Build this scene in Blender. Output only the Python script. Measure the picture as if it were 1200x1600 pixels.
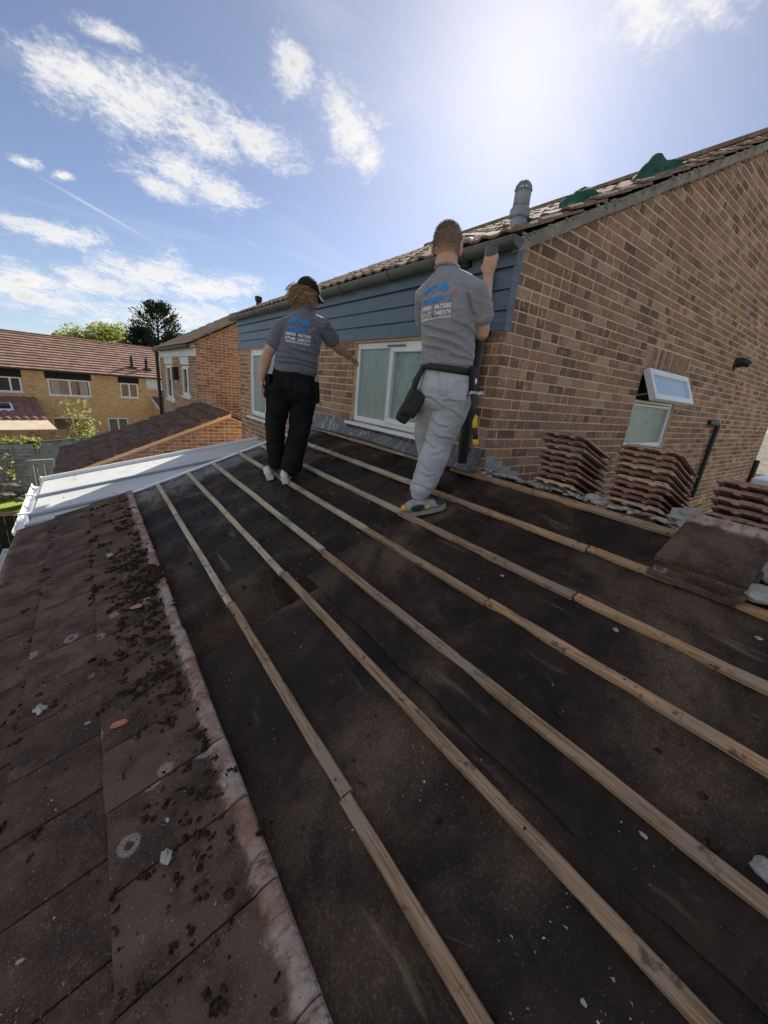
import bpy, bmesh, math, random
from mathutils import Vector, Matrix, noise
from mathutils.bvhtree import BVHTree
random.seed(7)
scene = bpy.context.scene
for o in list(bpy.data.objects): bpy.data.objects.remove(o)

# ------------------------------------------------------------------ camera
# world: +x = into the house (up the roof slope), +y = along the facade away from the lens, z = up, eye at 0
RW = ((0.8056684, -0.1107387, 0.5819239), (-0.5857326, -0.2955395, 0.7547011), (0.0884069, -0.9488906, -0.3029701))
cam = bpy.data.cameras.new('camera'); cam.sensor_fit = 'HORIZONTAL'; cam.sensor_width = 36.0
cam.lens = 36.0 * 607.0 / 1200.0; cam.clip_start = 0.05; cam.clip_end = 3000
camo = bpy.data.objects.new('camera', cam); scene.collection.objects.link(camo)
camo.matrix_world = Matrix(((RW[0][0], -RW[0][1], -RW[0][2], 0), (RW[1][0], -RW[1][1], -RW[1][2], 0), (RW[2][0], -RW[2][1], -RW[2][2], 0), (0, 0, 0, 1)))
scene.camera = camo

# ------------------------------------------------------------------ light
SUN = Vector((0.616, 0.546, 0.553)).normalized()
sl = bpy.data.lights.new('sun', 'SUN'); sl.energy = 4.1; sl.angle = math.radians(0.5); sl.color = (1.0, 0.93, 0.82)
so = bpy.data.objects.new('sun', sl); scene.collection.objects.link(so); so.location = (20, 18, 20)
so.rotation_euler = SUN.to_track_quat('Z', 'Y').to_euler()
scene.view_settings.view_transform = 'Standard'; scene.view_settings.look = 'None'
scene.view_settings.gamma = 1.0; scene.view_settings.use_curve_mapping = False
scene.view_settings.exposure = 1.25
scene.cycles.use_denoising = True
scene.cycles.max_bounces = 8; scene.cycles.diffuse_bounces = 4; scene.cycles.glossy_bounces = 3; scene.cycles.transmission_bounces = 4
scene.cycles.caustics_reflective = False; scene.cycles.caustics_refractive = False

def nd(nt, t, ins=None, **props):
    n = nt.nodes.new(t)
    for k, v in props.items(): setattr(n, k, v)
    for k, v in (ins or {}).items():
        s = n.inputs[k]
        if isinstance(v, bpy.types.NodeSocket): nt.links.new(v, s)
        else:
            if hasattr(s.default_value, '__len__') and not isinstance(v, str):
                v = tuple(v)
                if len(s.default_value) == 4 and len(v) == 3: v = v + (1.0,)
            s.default_value = v
    return n
def math_(nt, op, a, b=0.0, clamp=False): return nd(nt, 'ShaderNodeMath', {0: a, 1: b}, operation=op, use_clamp=clamp).outputs[0]
def vmath(nt, op, a, b=(0, 0, 0)): return nd(nt, 'ShaderNodeVectorMath', {0: a, 1: b}, operation=op).outputs[0]
def mixc(nt, f, a, b, blend='MIX'):
    n = nd(nt, 'ShaderNodeMix', None, data_type='RGBA', blend_type=blend)
    for k, v in ((0, f), (6, a), (7, b)):
        if isinstance(v, bpy.types.NodeSocket): nt.links.new(v, n.inputs[k])
        else: n.inputs[k].default_value = (tuple(v) + (1.0,))[:4] if k else v
    return n.outputs[2]
def rng(nt, v, a, b, c=0.0, d=1.0, smooth=True):
    return nd(nt, 'ShaderNodeMapRange', {0: v, 1: a, 2: b, 3: c, 4: d}, interpolation_type='SMOOTHSTEP' if smooth else 'LINEAR', clamp=True).outputs[0]
def nse(nt, vec, scale, detail=4, rough=0.55, dist=0.0, out=0):
    return nd(nt, 'ShaderNodeTexNoise', {'Vector': vec, 'Scale': scale, 'Detail': detail, 'Roughness': rough, 'Distortion': dist}).outputs[out]

# ------------------------------------------------------------------ sky
world = bpy.data.worlds.new('World'); scene.world = world; world.use_nodes = True
wt = world.node_tree; wt.nodes.clear()
SKY_STRENGTH = 0.061
world.cycles.sampling_method = 'MANUAL'; world.cycles.sample_map_resolution = 512
sky = nd(wt, 'ShaderNodeTexSky', None, sky_type='NISHITA', sun_disc=False, sun_elevation=math.asin(SUN.z),
         sun_rotation=math.atan2(SUN.x, SUN.y), altitude=50.0, air_density=0.58, dust_density=0.33, ozone_density=2.2)
tc = nd(wt, 'ShaderNodeTexCoord').outputs['Generated']
sep = nd(wt, 'ShaderNodeSeparateXYZ', {0: tc})
den = math_(wt, 'ADD', math_(wt, 'MAXIMUM', sep.outputs[2], 0.0), 0.25)
uv = nd(wt, 'ShaderNodeCombineXYZ', {0: math_(wt, 'DIVIDE', sep.outputs[0], den), 1: math_(wt, 'DIVIDE', sep.outputs[1], den)}).outputs[0]
BLOBS = [(0.0089, 1.4164, 0.0543, 0.0424, -2.5692), (0.0857, 1.3737, 0.0998, 0.0619, 2.4676), (0.1816, 1.3954, 0.1462, 0.0993, 2.7428), (0.32, 1.3869, 0.1348, 0.0962, 2.7699), (0.4597, 1.3396, 0.1017, 0.0807, 2.7251), (0.1139, 1.2425, 0.0528, 0.0196, 2.8677), (0.3186, 1.5636, 0.1091, 0.0783, -2.8717), (0.2637, 1.6818, 0.0681, 0.0476, -2.9051), (0.4111, 1.6037, 0.0962, 0.073, -2.9581), (0.4506, 1.0691, 0.0517, 0.0323, 1.0466), (0.6366, 1.1315, 0.0985, 0.0733, 0.9917), (0.7223, 1.1657, 0.0616, 0.0411, 0.9267), (-0.0319, 2.1513, 0.1429, 0.0712, 2.8903), (-0.1371, 2.1366, 0.0553, 0.0379, 2.6313), (0.2859, 2.329, 0.2464, 0.1451, 2.5627), (0.1184, 2.5534, 0.208, 0.1456, 2.7585), (0.5332, 2.3248, 0.2332, 0.1203, 2.5074), (-0.142, 2.8117, 0.2264, 0.181, 2.7162), (0.4569, 2.7967, 0.4643, 0.1869, 2.5817), (-0.198, 2.6889, 0.198, 0.122, 2.0195), (0.0168, 1.7892, 0.0274, 0.0153, 2.3435), (-0.0708, 1.7834, 0.0279, 0.0249, 2.4874), (0.9191, 0.5033, 0.0867, 0.0534, 2.3479), (0.8725, 0.5242, 0.0779, 0.0372, 2.4797)]
# added unseen clouds round the rest of the sky, enlarged to brighten shaded walls
for i in range(24):
    a = random.uniform(2.0, 5.9); r = random.uniform(0.25, 2.5)
    s = random.uniform(0.18, 0.36) * (0.6 + 0.4 * r)
    BLOBS.append((r * math.cos(a), r * math.sin(a), s, s * random.uniform(0.45, 0.8), random.uniform(0, 3)))
def blob(b):
    m = nd(wt, 'ShaderNodeMapping', {'Vector': uv, 'Location': (b[0], b[1], 0), 'Rotation': (0, 0, b[4]), 'Scale': (b[2] * 1.75, b[3] * 1.75, 1)}, vector_type='TEXTURE')
    return nd(wt, 'ShaderNodeVectorMath', {0: m.outputs[0]}, operation='LENGTH').outputs[1]
acc = None
for b in BLOBS:
    l = blob(b)
    acc = l if acc is None else nd(wt, 'ShaderNodeMath', {0: acc, 1: l, 2: 0.25}, operation='SMOOTH_MIN').outputs[0]
n1 = nse(wt, uv, 7.0, 7, 0.64, 0.5); n2 = nse(wt, uv, 3.2, 2, 0.5); n3 = nse(wt, uv, 60.0, 3, 0.6, 0.6)
cover = math_(wt, 'ADD', math_(wt, 'SUBTRACT', 0.88, acc), math_(wt, 'ADD', math_(wt, 'MULTIPLY', math_(wt, 'SUBTRACT', n1, 0.5), 2.1), math_(wt, 'MULTIPLY', math_(wt, 'SUBTRACT', n3, 0.5), 0.8)))
dens = rng(wt, cover, -0.10, 0.95)
dens = math_(wt, 'POWER', dens, 1.2)
trail = blob((0.1236, 1.9378, 0.271 / 1.75, 0.0127 / 1.75, -2.5777))
tr = math_(wt, 'MULTIPLY', rng(wt, trail, 1.0, 0.2), math_(wt, 'MULTIPLY', n1, 0.62))
wisps = math_(wt, 'MULTIPLY', rng(wt, nse(wt, nd(wt, 'ShaderNodeMapping', {'Vector': uv, 'Rotation': (0, 0, 0.6), 'Scale': (0.8, 3.0, 1)}).outputs[0], 1.3, 5, 0.6, 0.8), 0.5, 0.8), 0.22)
alpha = math_(wt, 'MAXIMUM', math_(wt, 'MAXIMUM', dens, tr), wisps)
core = rng(wt, math_(wt, 'ADD', cover, math_(wt, 'MULTIPLY', math_(wt, 'SUBTRACT', n2, 0.5), 0.8)), 0.55, 1.35)
ccol = mixc(wt, core, (7.0, 6.85, 6.7), (4.7, 4.7, 4.8))
# haze whitens the sky low down; same all round the horizon
low = rng(wt, sep.outputs[2], 0.0, 0.34, 0.42, 0.0)
hazed = mixc(wt, 0.14, sky.outputs[0], (3.6, 3.3, 3.2))
skyc = mixc(wt, low, hazed, (3.1, 3.6, 4.1))
final = mixc(wt, alpha, skyc, ccol)
bg = nd(wt, 'ShaderNodeBackground', {'Color': final, 'Strength': SKY_STRENGTH})
wt.links.new(bg.outputs[0], nd(wt, 'ShaderNodeOutputWorld').inputs[0])

# ------------------------------------------------------------------ mesh helpers
COL = scene.collection
class MB:
    def __init__(s): s.v = []; s.f = []; s.c = []; s.m = []
    def add(s, verts, faces, col=None, mi=0):
        n = len(s.v); s.v.extend([tuple(p) for p in verts])
        for f in faces: s.f.append([i + n for i in f]); s.c.append(col); s.m.append(mi)
        return s
    def box(s, a, b, M=None, col=None, mi=0):
        (x0, y0, z0), (x1, y1, z1) = a, b
        v = [Vector(p) for p in ((x0, y0, z0), (x1, y0, z0), (x1, y1, z0), (x0, y1, z0), (x0, y0, z1), (x1, y0, z1), (x1, y1, z1), (x0, y1, z1))]
        if M is not None: v = [M @ p for p in v]
        return s.add(v, [(0, 3, 2, 1), (4, 5, 6, 7), (0, 1, 5, 4), (1, 2, 6, 5), (2, 3, 7, 6), (3, 0, 4, 7)], col, mi)
    def cbox(s, a, b, ch=0.004, M=None, col=None, mi=0):
        # a box with chamfered edges (24 verts)
        a = Vector(a); b = Vector(b); ch = min(ch, 0.45 * min(abs(b[i] - a[i]) for i in range(3)))
        bm = bmesh.new(); bmesh.ops.create_cube(bm, size=1.0)
        for vv in bm.verts: vv.co = Vector([(a[i] + b[i]) / 2 + vv.co[i] * (b[i] - a[i]) for i in range(3)])
        bmesh.ops.bevel(bm, geom=bm.edges[:], offset=ch, segments=1, affect='EDGES')
        return s.bm(bm, M, col, mi)
    def bm(s, bm, M=None, col=None, mi=0):
        bm.verts.ensure_lookup_table(); bm.verts.index_update()
        v = [(M @ p.co) if M is not None else p.co.copy() for p in bm.verts]
        s.add(v, [[q.index for q in f.verts] for f in bm.faces], col, mi); bm.free(); return s
    def prism(s, poly, d, col=None, mi=0):
        # extrude a 3-D polygon by vector d
        d = Vector(d); n = len(poly); p = [Vector(q) for q in poly]
        v = p + [q + d for q in p]
        return s.add(v, [list(range(n))[::-1], list(range(n, 2 * n))] + [(i, (i + 1) % n, n + (i + 1) % n, n + i) for i in range(n)], col, mi)
    def tube(s, pts, rad, seg=10, cap=True, col=None, mi=0, asp=1.0):
        pts = [Vector(p) for p in pts]; n = len(pts); rad = [rad] * n if not hasattr(rad, '__len__') else rad
        base = len(s.v); up = None; vs = []
        for i, p in enumerate(pts):
            t = (pts[min(i + 1, n - 1)] - pts[max(i - 1, 0)]).normalized()
            if up is None: up = Vector((0, 0, 1)) if abs(t.z) < 0.9 else Vector((1, 0, 0))
            a = t.cross(up).normalized(); b = a.cross(t).normalized(); up = b
            for k in range(seg):
                th = 2 * math.pi * k / seg; vs.append(p + (a * math.cos(th) + b * math.sin(th) * asp) * rad[i])
        fs = [(i * seg + k, i * seg + (k + 1) % seg, (i + 1) * seg + (k + 1) % seg, (i + 1) * seg + k) for i in range(n - 1) for k in range(seg)]
        if cap: fs += [list(range(seg))[::-1], [(n - 1) * seg + k for k in range(seg)]]
        return s.add(vs, fs, col, mi)
    def lump(s, c, r, sub=1, rough=0.3, seed=0, M=None, col=None, mi=0, fscale=1.6):
        bm = bmesh.new(); bmesh.ops.create_icosphere(bm, subdivisions=sub, radius=1.0)
        for v in bm.verts:
            k = 1 + rough * noise.noise(v.co * fscale + Vector((seed * 3.1, seed * 1.7, seed))) + rough * 0.5 * noise.noise(v.co * fscale * 2.7 + Vector((seed, 5, seed * 2)))
            v.co = Vector((v.co.x * r[0] * k, v.co.y * r[1] * k, v.co.z * r[2] * k))
            if M is not None: v.co = M @ v.co
            v.co += Vector(c)
        return s.bm(bm, None, col, mi)
    def mesh(s, name, mats, smooth=False):
        me = bpy.data.meshes.new(name); me.from_pydata(s.v, [], s.f); me.update()
        for m in (mats if isinstance(mats, (list, tuple)) else [mats]): me.materials.append(m)
        if any(s.m): me.polygons.foreach_set('material_index', s.m)
        if any(c is not None for c in s.c):
            at = me.color_attributes.new('Col', 'FLOAT_COLOR', 'CORNER'); buf = []
            for p, c in zip(me.polygons, s.c):
                c = c or (0.5, 0.5, 0.5)
                buf += [c[0], c[1], c[2], 1.0] * p.loop_total
            at.data.foreach_set('color', buf)
        if smooth: me.polygons.foreach_set('use_smooth', [True] * len(me.polygons))
        return me
    def build(s, name, mats, parent=None, smooth=False, **tags):
        return link(name, s.mesh(name, mats, smooth), parent, **tags)
def link(name, me, parent=None, label=None, cat=None, group=None, kind=None, M=None):
    o = bpy.data.objects.new(name, me); COL.objects.link(o)
    if M is not None: o.matrix_world = M
    if parent is not None:
        o.parent = parent
        if parent.get('_loc') is not None: o.matrix_parent_inverse = Matrix.Translation(-Vector(parent['_loc']))
    return tag(o, label, cat, group, kind)
def tag(o, label=None, cat=None, group=None, kind=None):
    if label: o['label'] = label
    if cat: o['category'] = cat
    if group: o['group'] = group
    if kind: o['kind'] = kind
    return o
def thing(name, label, cat, loc=(0, 0, 0), group=None):
    o = bpy.data.objects.new(name, None); COL.objects.link(o); o.location = loc; o['_loc'] = list(loc); o.empty_display_size = 0.1
    return tag(o, label, cat, group)
def smoothmod(o, lv=1):
    m = o.modifiers.new('s', 'SUBSURF'); m.levels = lv; m.render_levels = lv; return o
RWm = Matrix(RW)
def ray(px, py): return RWm @ Vector((px - 600, py - 800, 607.0))
def at_x(px, py, x): d = ray(px, py); return d * (x / d.x)
def at_y(px, py, y): d = ray(px, py); return d * (y / d.y)
def at_z(px, py, z): d = ray(px, py); return d * (z / d.z)
PIT = math.atan(0.362)
def zr(x): return -0.56 + 0.362 * (x - 2.41)          # batten tops on the extension roof
def at_roof(px, py, dz=0.0):
    d = ray(px, py); k = -0.56 - 0.362 * 2.41 + dz
    return d * (k / (d.z - 0.362 * d.x))
# ------------------------------------------------------------------ materials
def mat(name, fn=None, col=(0.5, 0.5, 0.5), rough=0.7, spec=0.3, metal=0.0, bump=None, bstr=0.3, bdist=0.01, **kw):
    m = bpy.data.materials.new(name); m.use_nodes = True; nt = m.node_tree; nt.nodes.clear()
    out = nd(nt, 'ShaderNodeOutputMaterial'); p = nd(nt, 'ShaderNodeBsdfPrincipled', {'Roughness': rough, 'Metallic': metal, 'Specular IOR Level': spec})
    nt.links.new(p.outputs[0], out.inputs[0])
    c = nd(nt, 'ShaderNodeTexCoord').outputs['Object']
    res = fn(nt, c) if fn else None
    if res is None: res = {}
    cc = res.get('col', col)
    if isinstance(cc, bpy.types.NodeSocket): nt.links.new(cc, p.inputs['Base Color'])
    else: p.inputs['Base Color'].default_value = tuple(cc)[:3] + (1.0,)
    if 'rough' in res: nt.links.new(res['rough'], p.inputs['Roughness'])
    if 'h' in res:
        b = nd(nt, 'ShaderNodeBump', {'Strength': res.get('bs', bstr), 'Distance': res.get('bd', bdist), 'Height': res['h']}); nt.links.new(b.outputs[0], p.inputs['Normal'])
    if 'emis' in res: nt.links.new(res['emis'], p.inputs['Emission Color'])
    for k, v in kw.items(): p.inputs[k.replace('_', ' ')].default_value = v
    return m
def two(c1, c2, scale=8, detail=5, lo=0.35, hi=0.65, stretch=None, bs=0.3, bd=0.005, fine=120, c3=None):
    def fn(nt, c):
        v = nd(nt, 'ShaderNodeMapping', {'Vector': c, 'Scale': stretch}).outputs[0] if stretch else c
        n = nse(nt, v, scale, detail); f = nse(nt, v, fine, 3)
        col = mixc(nt, rng(nt, n, lo, hi), c1, c2)
        if c3: col = mixc(nt, rng(nt, nse(nt, v, scale * 3.7, 4, 0.6, 0.3), 0.58, 0.72), col, c3)
        col = mixc(nt, 0.35, col, mixc(nt, f, (0.25, 0.25, 0.25), (0.75, 0.75, 0.75)), 'OVERLAY')
        return {'col': col, 'h': math_(nt, 'ADD', n, math_(nt, 'MULTIPLY', f, 0.5)), 'bs': bs, 'bd': bd}
    return fn
def varied(fn, amt=0.45):
    def g(nt, c):
        r = fn(nt, c); rv = nd(nt, 'ShaderNodeObjectInfo').outputs['Random']
        r['col'] = mixc(nt, rng(nt, rv, 0.0, 1.0, 0.0, amt, False), r['col'], (0.13, 0.085, 0.065)); return r
    return g
M = {}
def brick_fn(nt, c):
    a = nd(nt, 'ShaderNodeAttribute', None, attribute_name='Col').outputs[0]
    f = nse(nt, c, 150, 3, 0.65); g = nse(nt, nd(nt, 'ShaderNodeMapping', {'Vector': c, 'Scale': (1, 1, 0.5)}).outputs[0], 26, 4, 0.6, 0.4); g2 = nse(nt, c, 1.1, 4)
    col = mixc(nt, rng(nt, f, 0.52, 0.62, 0, 0.75), a, mixc(nt, 0.75, a, (0.05, 0.035, 0.03)))
    col = mixc(nt, rng(nt, g, 0.53, 0.66, 0, 0.55), col, (0.58, 0.40, 0.28))
    col = mixc(nt, rng(nt, g2, 0.46, 0.72, 0, 0.5), col, (0.22, 0.13, 0.09))
    return {'col': col, 'h': math_(nt, 'ADD', f, g), 'bs': 0.5, 'bd': 0.006}
M['brick'] = mat('brick', brick_fn, rough=0.9, spec=0.15)
M['mortar'] = mat('mortar', two((0.72, 0.51, 0.325), (0.63, 0.435, 0.275), 5, 5, bs=0.5, bd=0.004, fine=220, c3=(0.52, 0.37, 0.25)), rough=0.95, spec=0.1)
def felt_fn(nt, c):
    big = nse(nt, c, 1.35, 5, 0.6, 0.4); mid = nse(nt, c, 5.0, 6, 0.65, 0.3); fine = nse(nt, c, 60, 5, 0.7); gr = nse(nt, c, 260, 2, 0.6)
    col = mixc(nt, rng(nt, mid, 0.36, 0.7), (0.017, 0.0125, 0.0105), (0.050, 0.033, 0.024))
    col = mixc(nt, rng(nt, big, 0.45, 0.68, 0, 0.8), col, (0.115, 0.078, 0.051))
    col = mixc(nt, rng(nt, math_(nt, 'MULTIPLY', nse(nt, c, 120, 4, 0.75), math_(nt, 'ADD', big, 0.38)), 0.46, 0.64, 0, 0.48), col, (0.21, 0.155, 0.105))
    st = nse(nt, nd(nt, 'ShaderNodeMapping', {'Vector': c, 'Scale': (7.0, 1.0, 1.0), 'Rotation': (0, 0, 0.12)}).outputs[0], 2.1, 5, 0.6, 0.5)
    col = mixc(nt, rng(nt, st, 0.60, 0.78, 0, 0.6), col, (0.23, 0.175, 0.11))
    col = mixc(nt, rng(nt, gr, 0.67, 0.76, 0, 0.55), col, (0.30, 0.25, 0.20))
    mott = nse(nt, c, 16, 6, 0.72, 0.6)
    col = mixc(nt, rng(nt, mott, 0.54, 0.8, 0, 0.4), col, (0.12, 0.09, 0.066))
    col = mixc(nt, rng(nt, mott, 0.45, 0.28, 0, 0.7), col, (0.010, 0.008, 0.008))
    sy = nd(nt, 'ShaderNodeSeparateXYZ', {0: c})
    lime = math_(nt, 'MULTIPLY', rng(nt, math_(nt, 'ADD', sy.outputs[1], math_(nt, 'MULTIPLY', math_(nt, 'SUBTRACT', mid, 0.5), 1.6)), 4.35, 4.95, 0, 0.8), rng(nt, fine, 0.35, 0.6, 0.25, 1.0))
    col = mixc(nt, lime, col, (0.36, 0.36, 0.37))
    return {'col': col, 'h': math_(nt, 'ADD', math_(nt, 'MULTIPLY', mid, 2.0), math_(nt, 'ADD', fine, math_(nt, 'MULTIPLY', gr, 0.4))), 'bs': 0.55, 'bd': 0.008, 'rough': rng(nt, mid, 0.35, 0.7, 0.48, 0.85)}
M['felt'] = mat('felt', felt_fn, spec=0.13)
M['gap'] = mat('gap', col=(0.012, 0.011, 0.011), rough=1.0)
def tile_fn(nt, c):
    info = nd(nt, 'ShaderNodeObjectInfo'); rv = info.outputs['Random']
    w = vmath(nt, 'ADD', c, nd(nt, 'ShaderNodeCombineXYZ', {0: math_(nt, 'MULTIPLY', rv, 17.0), 1: math_(nt, 'MULTIPLY', rv, 31.0), 2: 0.0}).outputs[0])
    n = nse(nt, w, 5, 6, 0.65, 0.3); m = nse(nt, w, 24, 5, 0.65); f = nse(nt, w, 150, 3, 0.65)
    base = mixc(nt, rv, (0.122, 0.074, 0.054), (0.172, 0.108, 0.080))
    col = mixc(nt, rng(nt, n, 0.38, 0.60), (0.060, 0.039, 0.029), base)
    col = mixc(nt, rng(nt, nse(nt, w, 2.6, 5, 0.6, 0.4), 0.52, 0.70, 0, 0.7), col, (0.20, 0.125, 0.09))
    col = mixc(nt, rng(nt, m, 0.56, 0.74, 0, 0.45), col, (0.215, 0.13, 0.10))
    col = mixc(nt, rng(nt, f, 0.55, 0.70, 0, 0.6), col, (0.25, 0.195, 0.165))
    vo = nd(nt, 'ShaderNodeTexVoronoi', {'Vector': vmath(nt, 'ADD', w, vmath(nt, 'SCALE', nd(nt, 'ShaderNodeTexNoise', {'Vector': w, 'Scale': 30.0}).outputs[1], (0, 0, 0))), 'Scale': 13.0, 'Randomness': 1.0})
    spot = rng(nt, math_(nt, 'ADD', vo.outputs['Distance'], math_(nt, 'MULTIPLY', math_(nt, 'SUBTRACT', m, 0.5), 0.5)), 0.30, 0.17)
    sel = rng(nt, nd(nt, 'ShaderNodeSeparateColor', {0: vo.outputs['Color']}).outputs[0], 0.72, 0.8)
    col = mixc(nt, math_(nt, 'MULTIPLY', math_(nt, 'MULTIPLY', spot, sel), rng(nt, f, 0.3, 0.62, 0.15, 0.75)), col, (0.40, 0.35, 0.31))
    vr = nd(nt, 'ShaderNodeTexVoronoi', {'Vector': w, 'Scale': 6.0, 'Randomness': 1.0}); vd = math_(nt, 'ADD', vr.outputs['Distance'], math_(nt, 'MULTIPLY', math_(nt, 'SUBTRACT', m, 0.5), 0.22))
    ring = math_(nt, 'MULTIPLY', math_(nt, 'MULTIPLY', rng(nt, vd, 0.06, 0.12), rng(nt, vd, 0.24, 0.17)), rng(nt, nd(nt, 'ShaderNodeSeparateColor', {0: vr.outputs['Color']}).outputs[1], 0.80, 0.84))
    col = mixc(nt, math_(nt, 'MULTIPLY', ring, rng(nt, f, 0.35, 0.6, 0.25, 0.85)), col, (0.42, 0.37, 0.33))
    # clean head of the tile, once covered by the course above
    sx = nd(nt, 'ShaderNodeSeparateXYZ', {0: c}).outputs[0]
    head = rng(nt, math_(nt, 'ADD', sx, math_(nt, 'MULTIPLY', math_(nt, 'SUBTRACT', nse(nt, w, 18, 6, 0.75), 0.5), 0.12)), 0.325, 0.366)
    hc = mixc(nt, rng(nt, nse(nt, w, 9, 5, 0.6), 0.38, 0.62), (0.35, 0.20, 0.145), (0.50, 0.41, 0.345))
    hc = mixc(nt, rng(nt, m, 0.5, 0.7, 0, 0.7), hc, (0.27, 0.135, 0.105))
    hc = mixc(nt, rng(nt, nse(nt, nd(nt, 'ShaderNodeMapping', {'Vector': w, 'Scale': (1.0, 3.0, 1.0)}).outputs[0], 17, 6, 0.7, 0.5), 0.5, 0.68, 0, 0.85), hc, (0.10, 0.066, 0.052))
    col = mixc(nt, head, col, hc)
    return {'col': col, 'h': math_(nt, 'ADD', math_(nt, 'MULTIPLY', m, 0.8), math_(nt, 'MULTIPLY', f, 1.6)), 'bs': 0.9, 'bd': 0.008}
M['tile'] = mat('tile', tile_fn, rough=0.85, spec=0.18)
M['tile_red'] = mat('tile_red', varied(two((0.30, 0.155, 0.115), (0.41, 0.245, 0.19), 9, 5, bs=0.5, fine=150, c3=(0.22, 0.13, 0.10))), rough=0.85, spec=0.2)
M['tile_pale'] = mat('tile_pale', varied(two((0.50, 0.36, 0.25), (0.58, 0.44, 0.32), 9, 5, bs=0.5, fine=150, c3=(0.22, 0.15, 0.11))), rough=0.9, spec=0.15)
M['tile_mid'] = mat('tile_mid', varied(two((0.38, 0.23, 0.18), (0.50, 0.35, 0.28), 9, 5, bs=0.5, fine=150, c3=(0.17, 0.10, 0.08))), rough=0.88, spec=0.2)
def wood(c1, c2, c3, name):
    def fn(nt, c):
        info = nd(nt, 'ShaderNodeObjectInfo').outputs['Random']
        off = nd(nt, 'ShaderNodeCombineXYZ', {0: math_(nt, 'MULTIPLY', info, 9.0), 1: math_(nt, 'MULTIPLY', info, 23.0), 2: 0.0}).outputs[0]
        w = vmath(nt, 'ADD', c, off)
        s = nd(nt, 'ShaderNodeMapping', {'Vector': w, 'Scale': (60, 2.2, 60)}).outputs[0]
        g = nse(nt, s, 1.6, 5, 0.6, 0.6); b = nse(nt, w, 3.5, 5, 0.6); k = nse(nt, w, 22, 4, 0.6)
        col = mixc(nt, rng(nt, g, 0.38, 0.60), c1, c2)
        col = mixc(nt, rng(nt, b, 0.46, 0.62, 0, 0.85), col, c3)
        col = mixc(nt, rng(nt, nse(nt, nd(nt, 'ShaderNodeMapping', {'Vector': w, 'Scale': (30, 3, 30)}).outputs[0], 1.3, 6, 0.7, 1.0), 0.55, 0.68, 0, 0.75), col, tuple(x * .35 for x in c1))
        col = mixc(nt, rng(nt, k, 0.58, 0.70, 0, 0.8), col, (0.07, 0.05, 0.04))
        return {'col': col, 'h': math_(nt, 'ADD', g, math_(nt, 'MULTIPLY', k, 0.4)), 'bs': 0.5, 'bd': 0.004}
    return mat(name, fn, rough=0.82, spec=0.2)
M['batten_new'] = wood((0.40, 0.345, 0.24), (0.56, 0.48, 0.34), (0.36, 0.31, 0.23), 'batten_new')
M['batten_old'] = wood((0.20, 0.125, 0.076), (0.39, 0.255, 0.155), (0.29, 0.225, 0.165), 'batten_old')
M['batten_warm'] = wood((0.34, 0.195, 0.10), (0.49, 0.305, 0.17), (0.33, 0.245, 0.175), 'batten_warm')
M['wood_grey'] = wood((0.24, 0.245, 0.25), (0.36, 0.365, 0.37), (0.19, 0.195, 0.21), 'wood_grey')
M['wood_brown'] = wood((0.30, 0.19, 0.115), (0.40, 0.27, 0.17), (0.21, 0.135, 0.09), 'wood_brown')
M['wood_dark'] = wood((0.018, 0.015, 0.014), (0.030, 0.026, 0.023), (0.014, 0.012, 0.012), 'wood_dark')
def lead_fn(nt, c):
    s = nd(nt, 'ShaderNodeMapping', {'Vector': c, 'Scale': (1, 2.2, 1)}).outputs[0]
    n = nse(nt, s, 7, 6, 0.68, 1.2); m = nse(nt, s, 2.5, 4)
    col = mixc(nt, rng(nt, n, 0.42, 0.62), (0.09, 0.09, 0.095), (0.18, 0.18, 0.185))
    col = mixc(nt, math_(nt, 'MULTIPLY', rng(nt, n, 0.56, 0.68), rng(nt, m, 0.4, 0.6, 0.25, 0.9)), col, (0.58, 0.58, 0.57))
    return {'col': col, 'h': n, 'bs': 0.4, 'bd': 0.01}
M['lead'] = mat('lead', lead_fn, rough=0.55, spec=0.5)
M['lead_new'] = mat('lead_new', two((0.22, 0.25, 0.31), (0.30, 0.33, 0.40), 6), rough=0.45, spec=0.5)
def clad_fn(nt, c):
    s = nd(nt, 'ShaderNodeMapping', {'Vector': c, 'Scale': (1, 0.7, 5)}).outputs[0]
    n = nse(nt, s, 5, 6, 0.65, 0.6); k = nse(nt, c, 90, 3)
    col = mixc(nt, rng(nt, n, 0.35, 0.7), (0.085, 0.125, 0.172), (0.125, 0.175, 0.228))
    col = mixc(nt, rng(nt, nse(nt, c, 3.0, 6, 0.7, 1.0), 0.6, 0.75, 0, 0.4), col, (0.25, 0.32, 0.39))
    return {'col': col, 'h': k, 'bs': 0.1, 'bd': 0.002, 'rough': rng(nt, n, 0.3, 0.7, 0.38, 0.55)}
M['clad'] = mat('clad', clad_fn, spec=0.45)
M['clad_white'] = mat('clad_white', two((0.62, 0.64, 0.67), (0.70, 0.71, 0.73), 4), rough=0.45)
M['upvc'] = mat('upvc', two((0.80, 0.81, 0.82), (0.74, 0.75, 0.76), 3, bs=0.05, fine=40), rough=0.32, spec=0.45)
M['poly'] = mat('poly', two((0.56, 0.57, 0.55), (0.50, 0.51, 0.49), 1.4, bs=0.05, fine=60, c3=(0.44, 0.45, 0.42)), rough=0.4, spec=0.4)
M['alu'] = mat('alu', two((0.30, 0.34, 0.39), (0.25, 0.29, 0.34), 5, bs=0.05), rough=0.4, spec=0.5, metal=0.3)
M['gutter'] = mat('gutter', two((0.075, 0.08, 0.08), (0.11, 0.115, 0.112), 6, bs=0.1), rough=0.4, spec=0.45)
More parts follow.
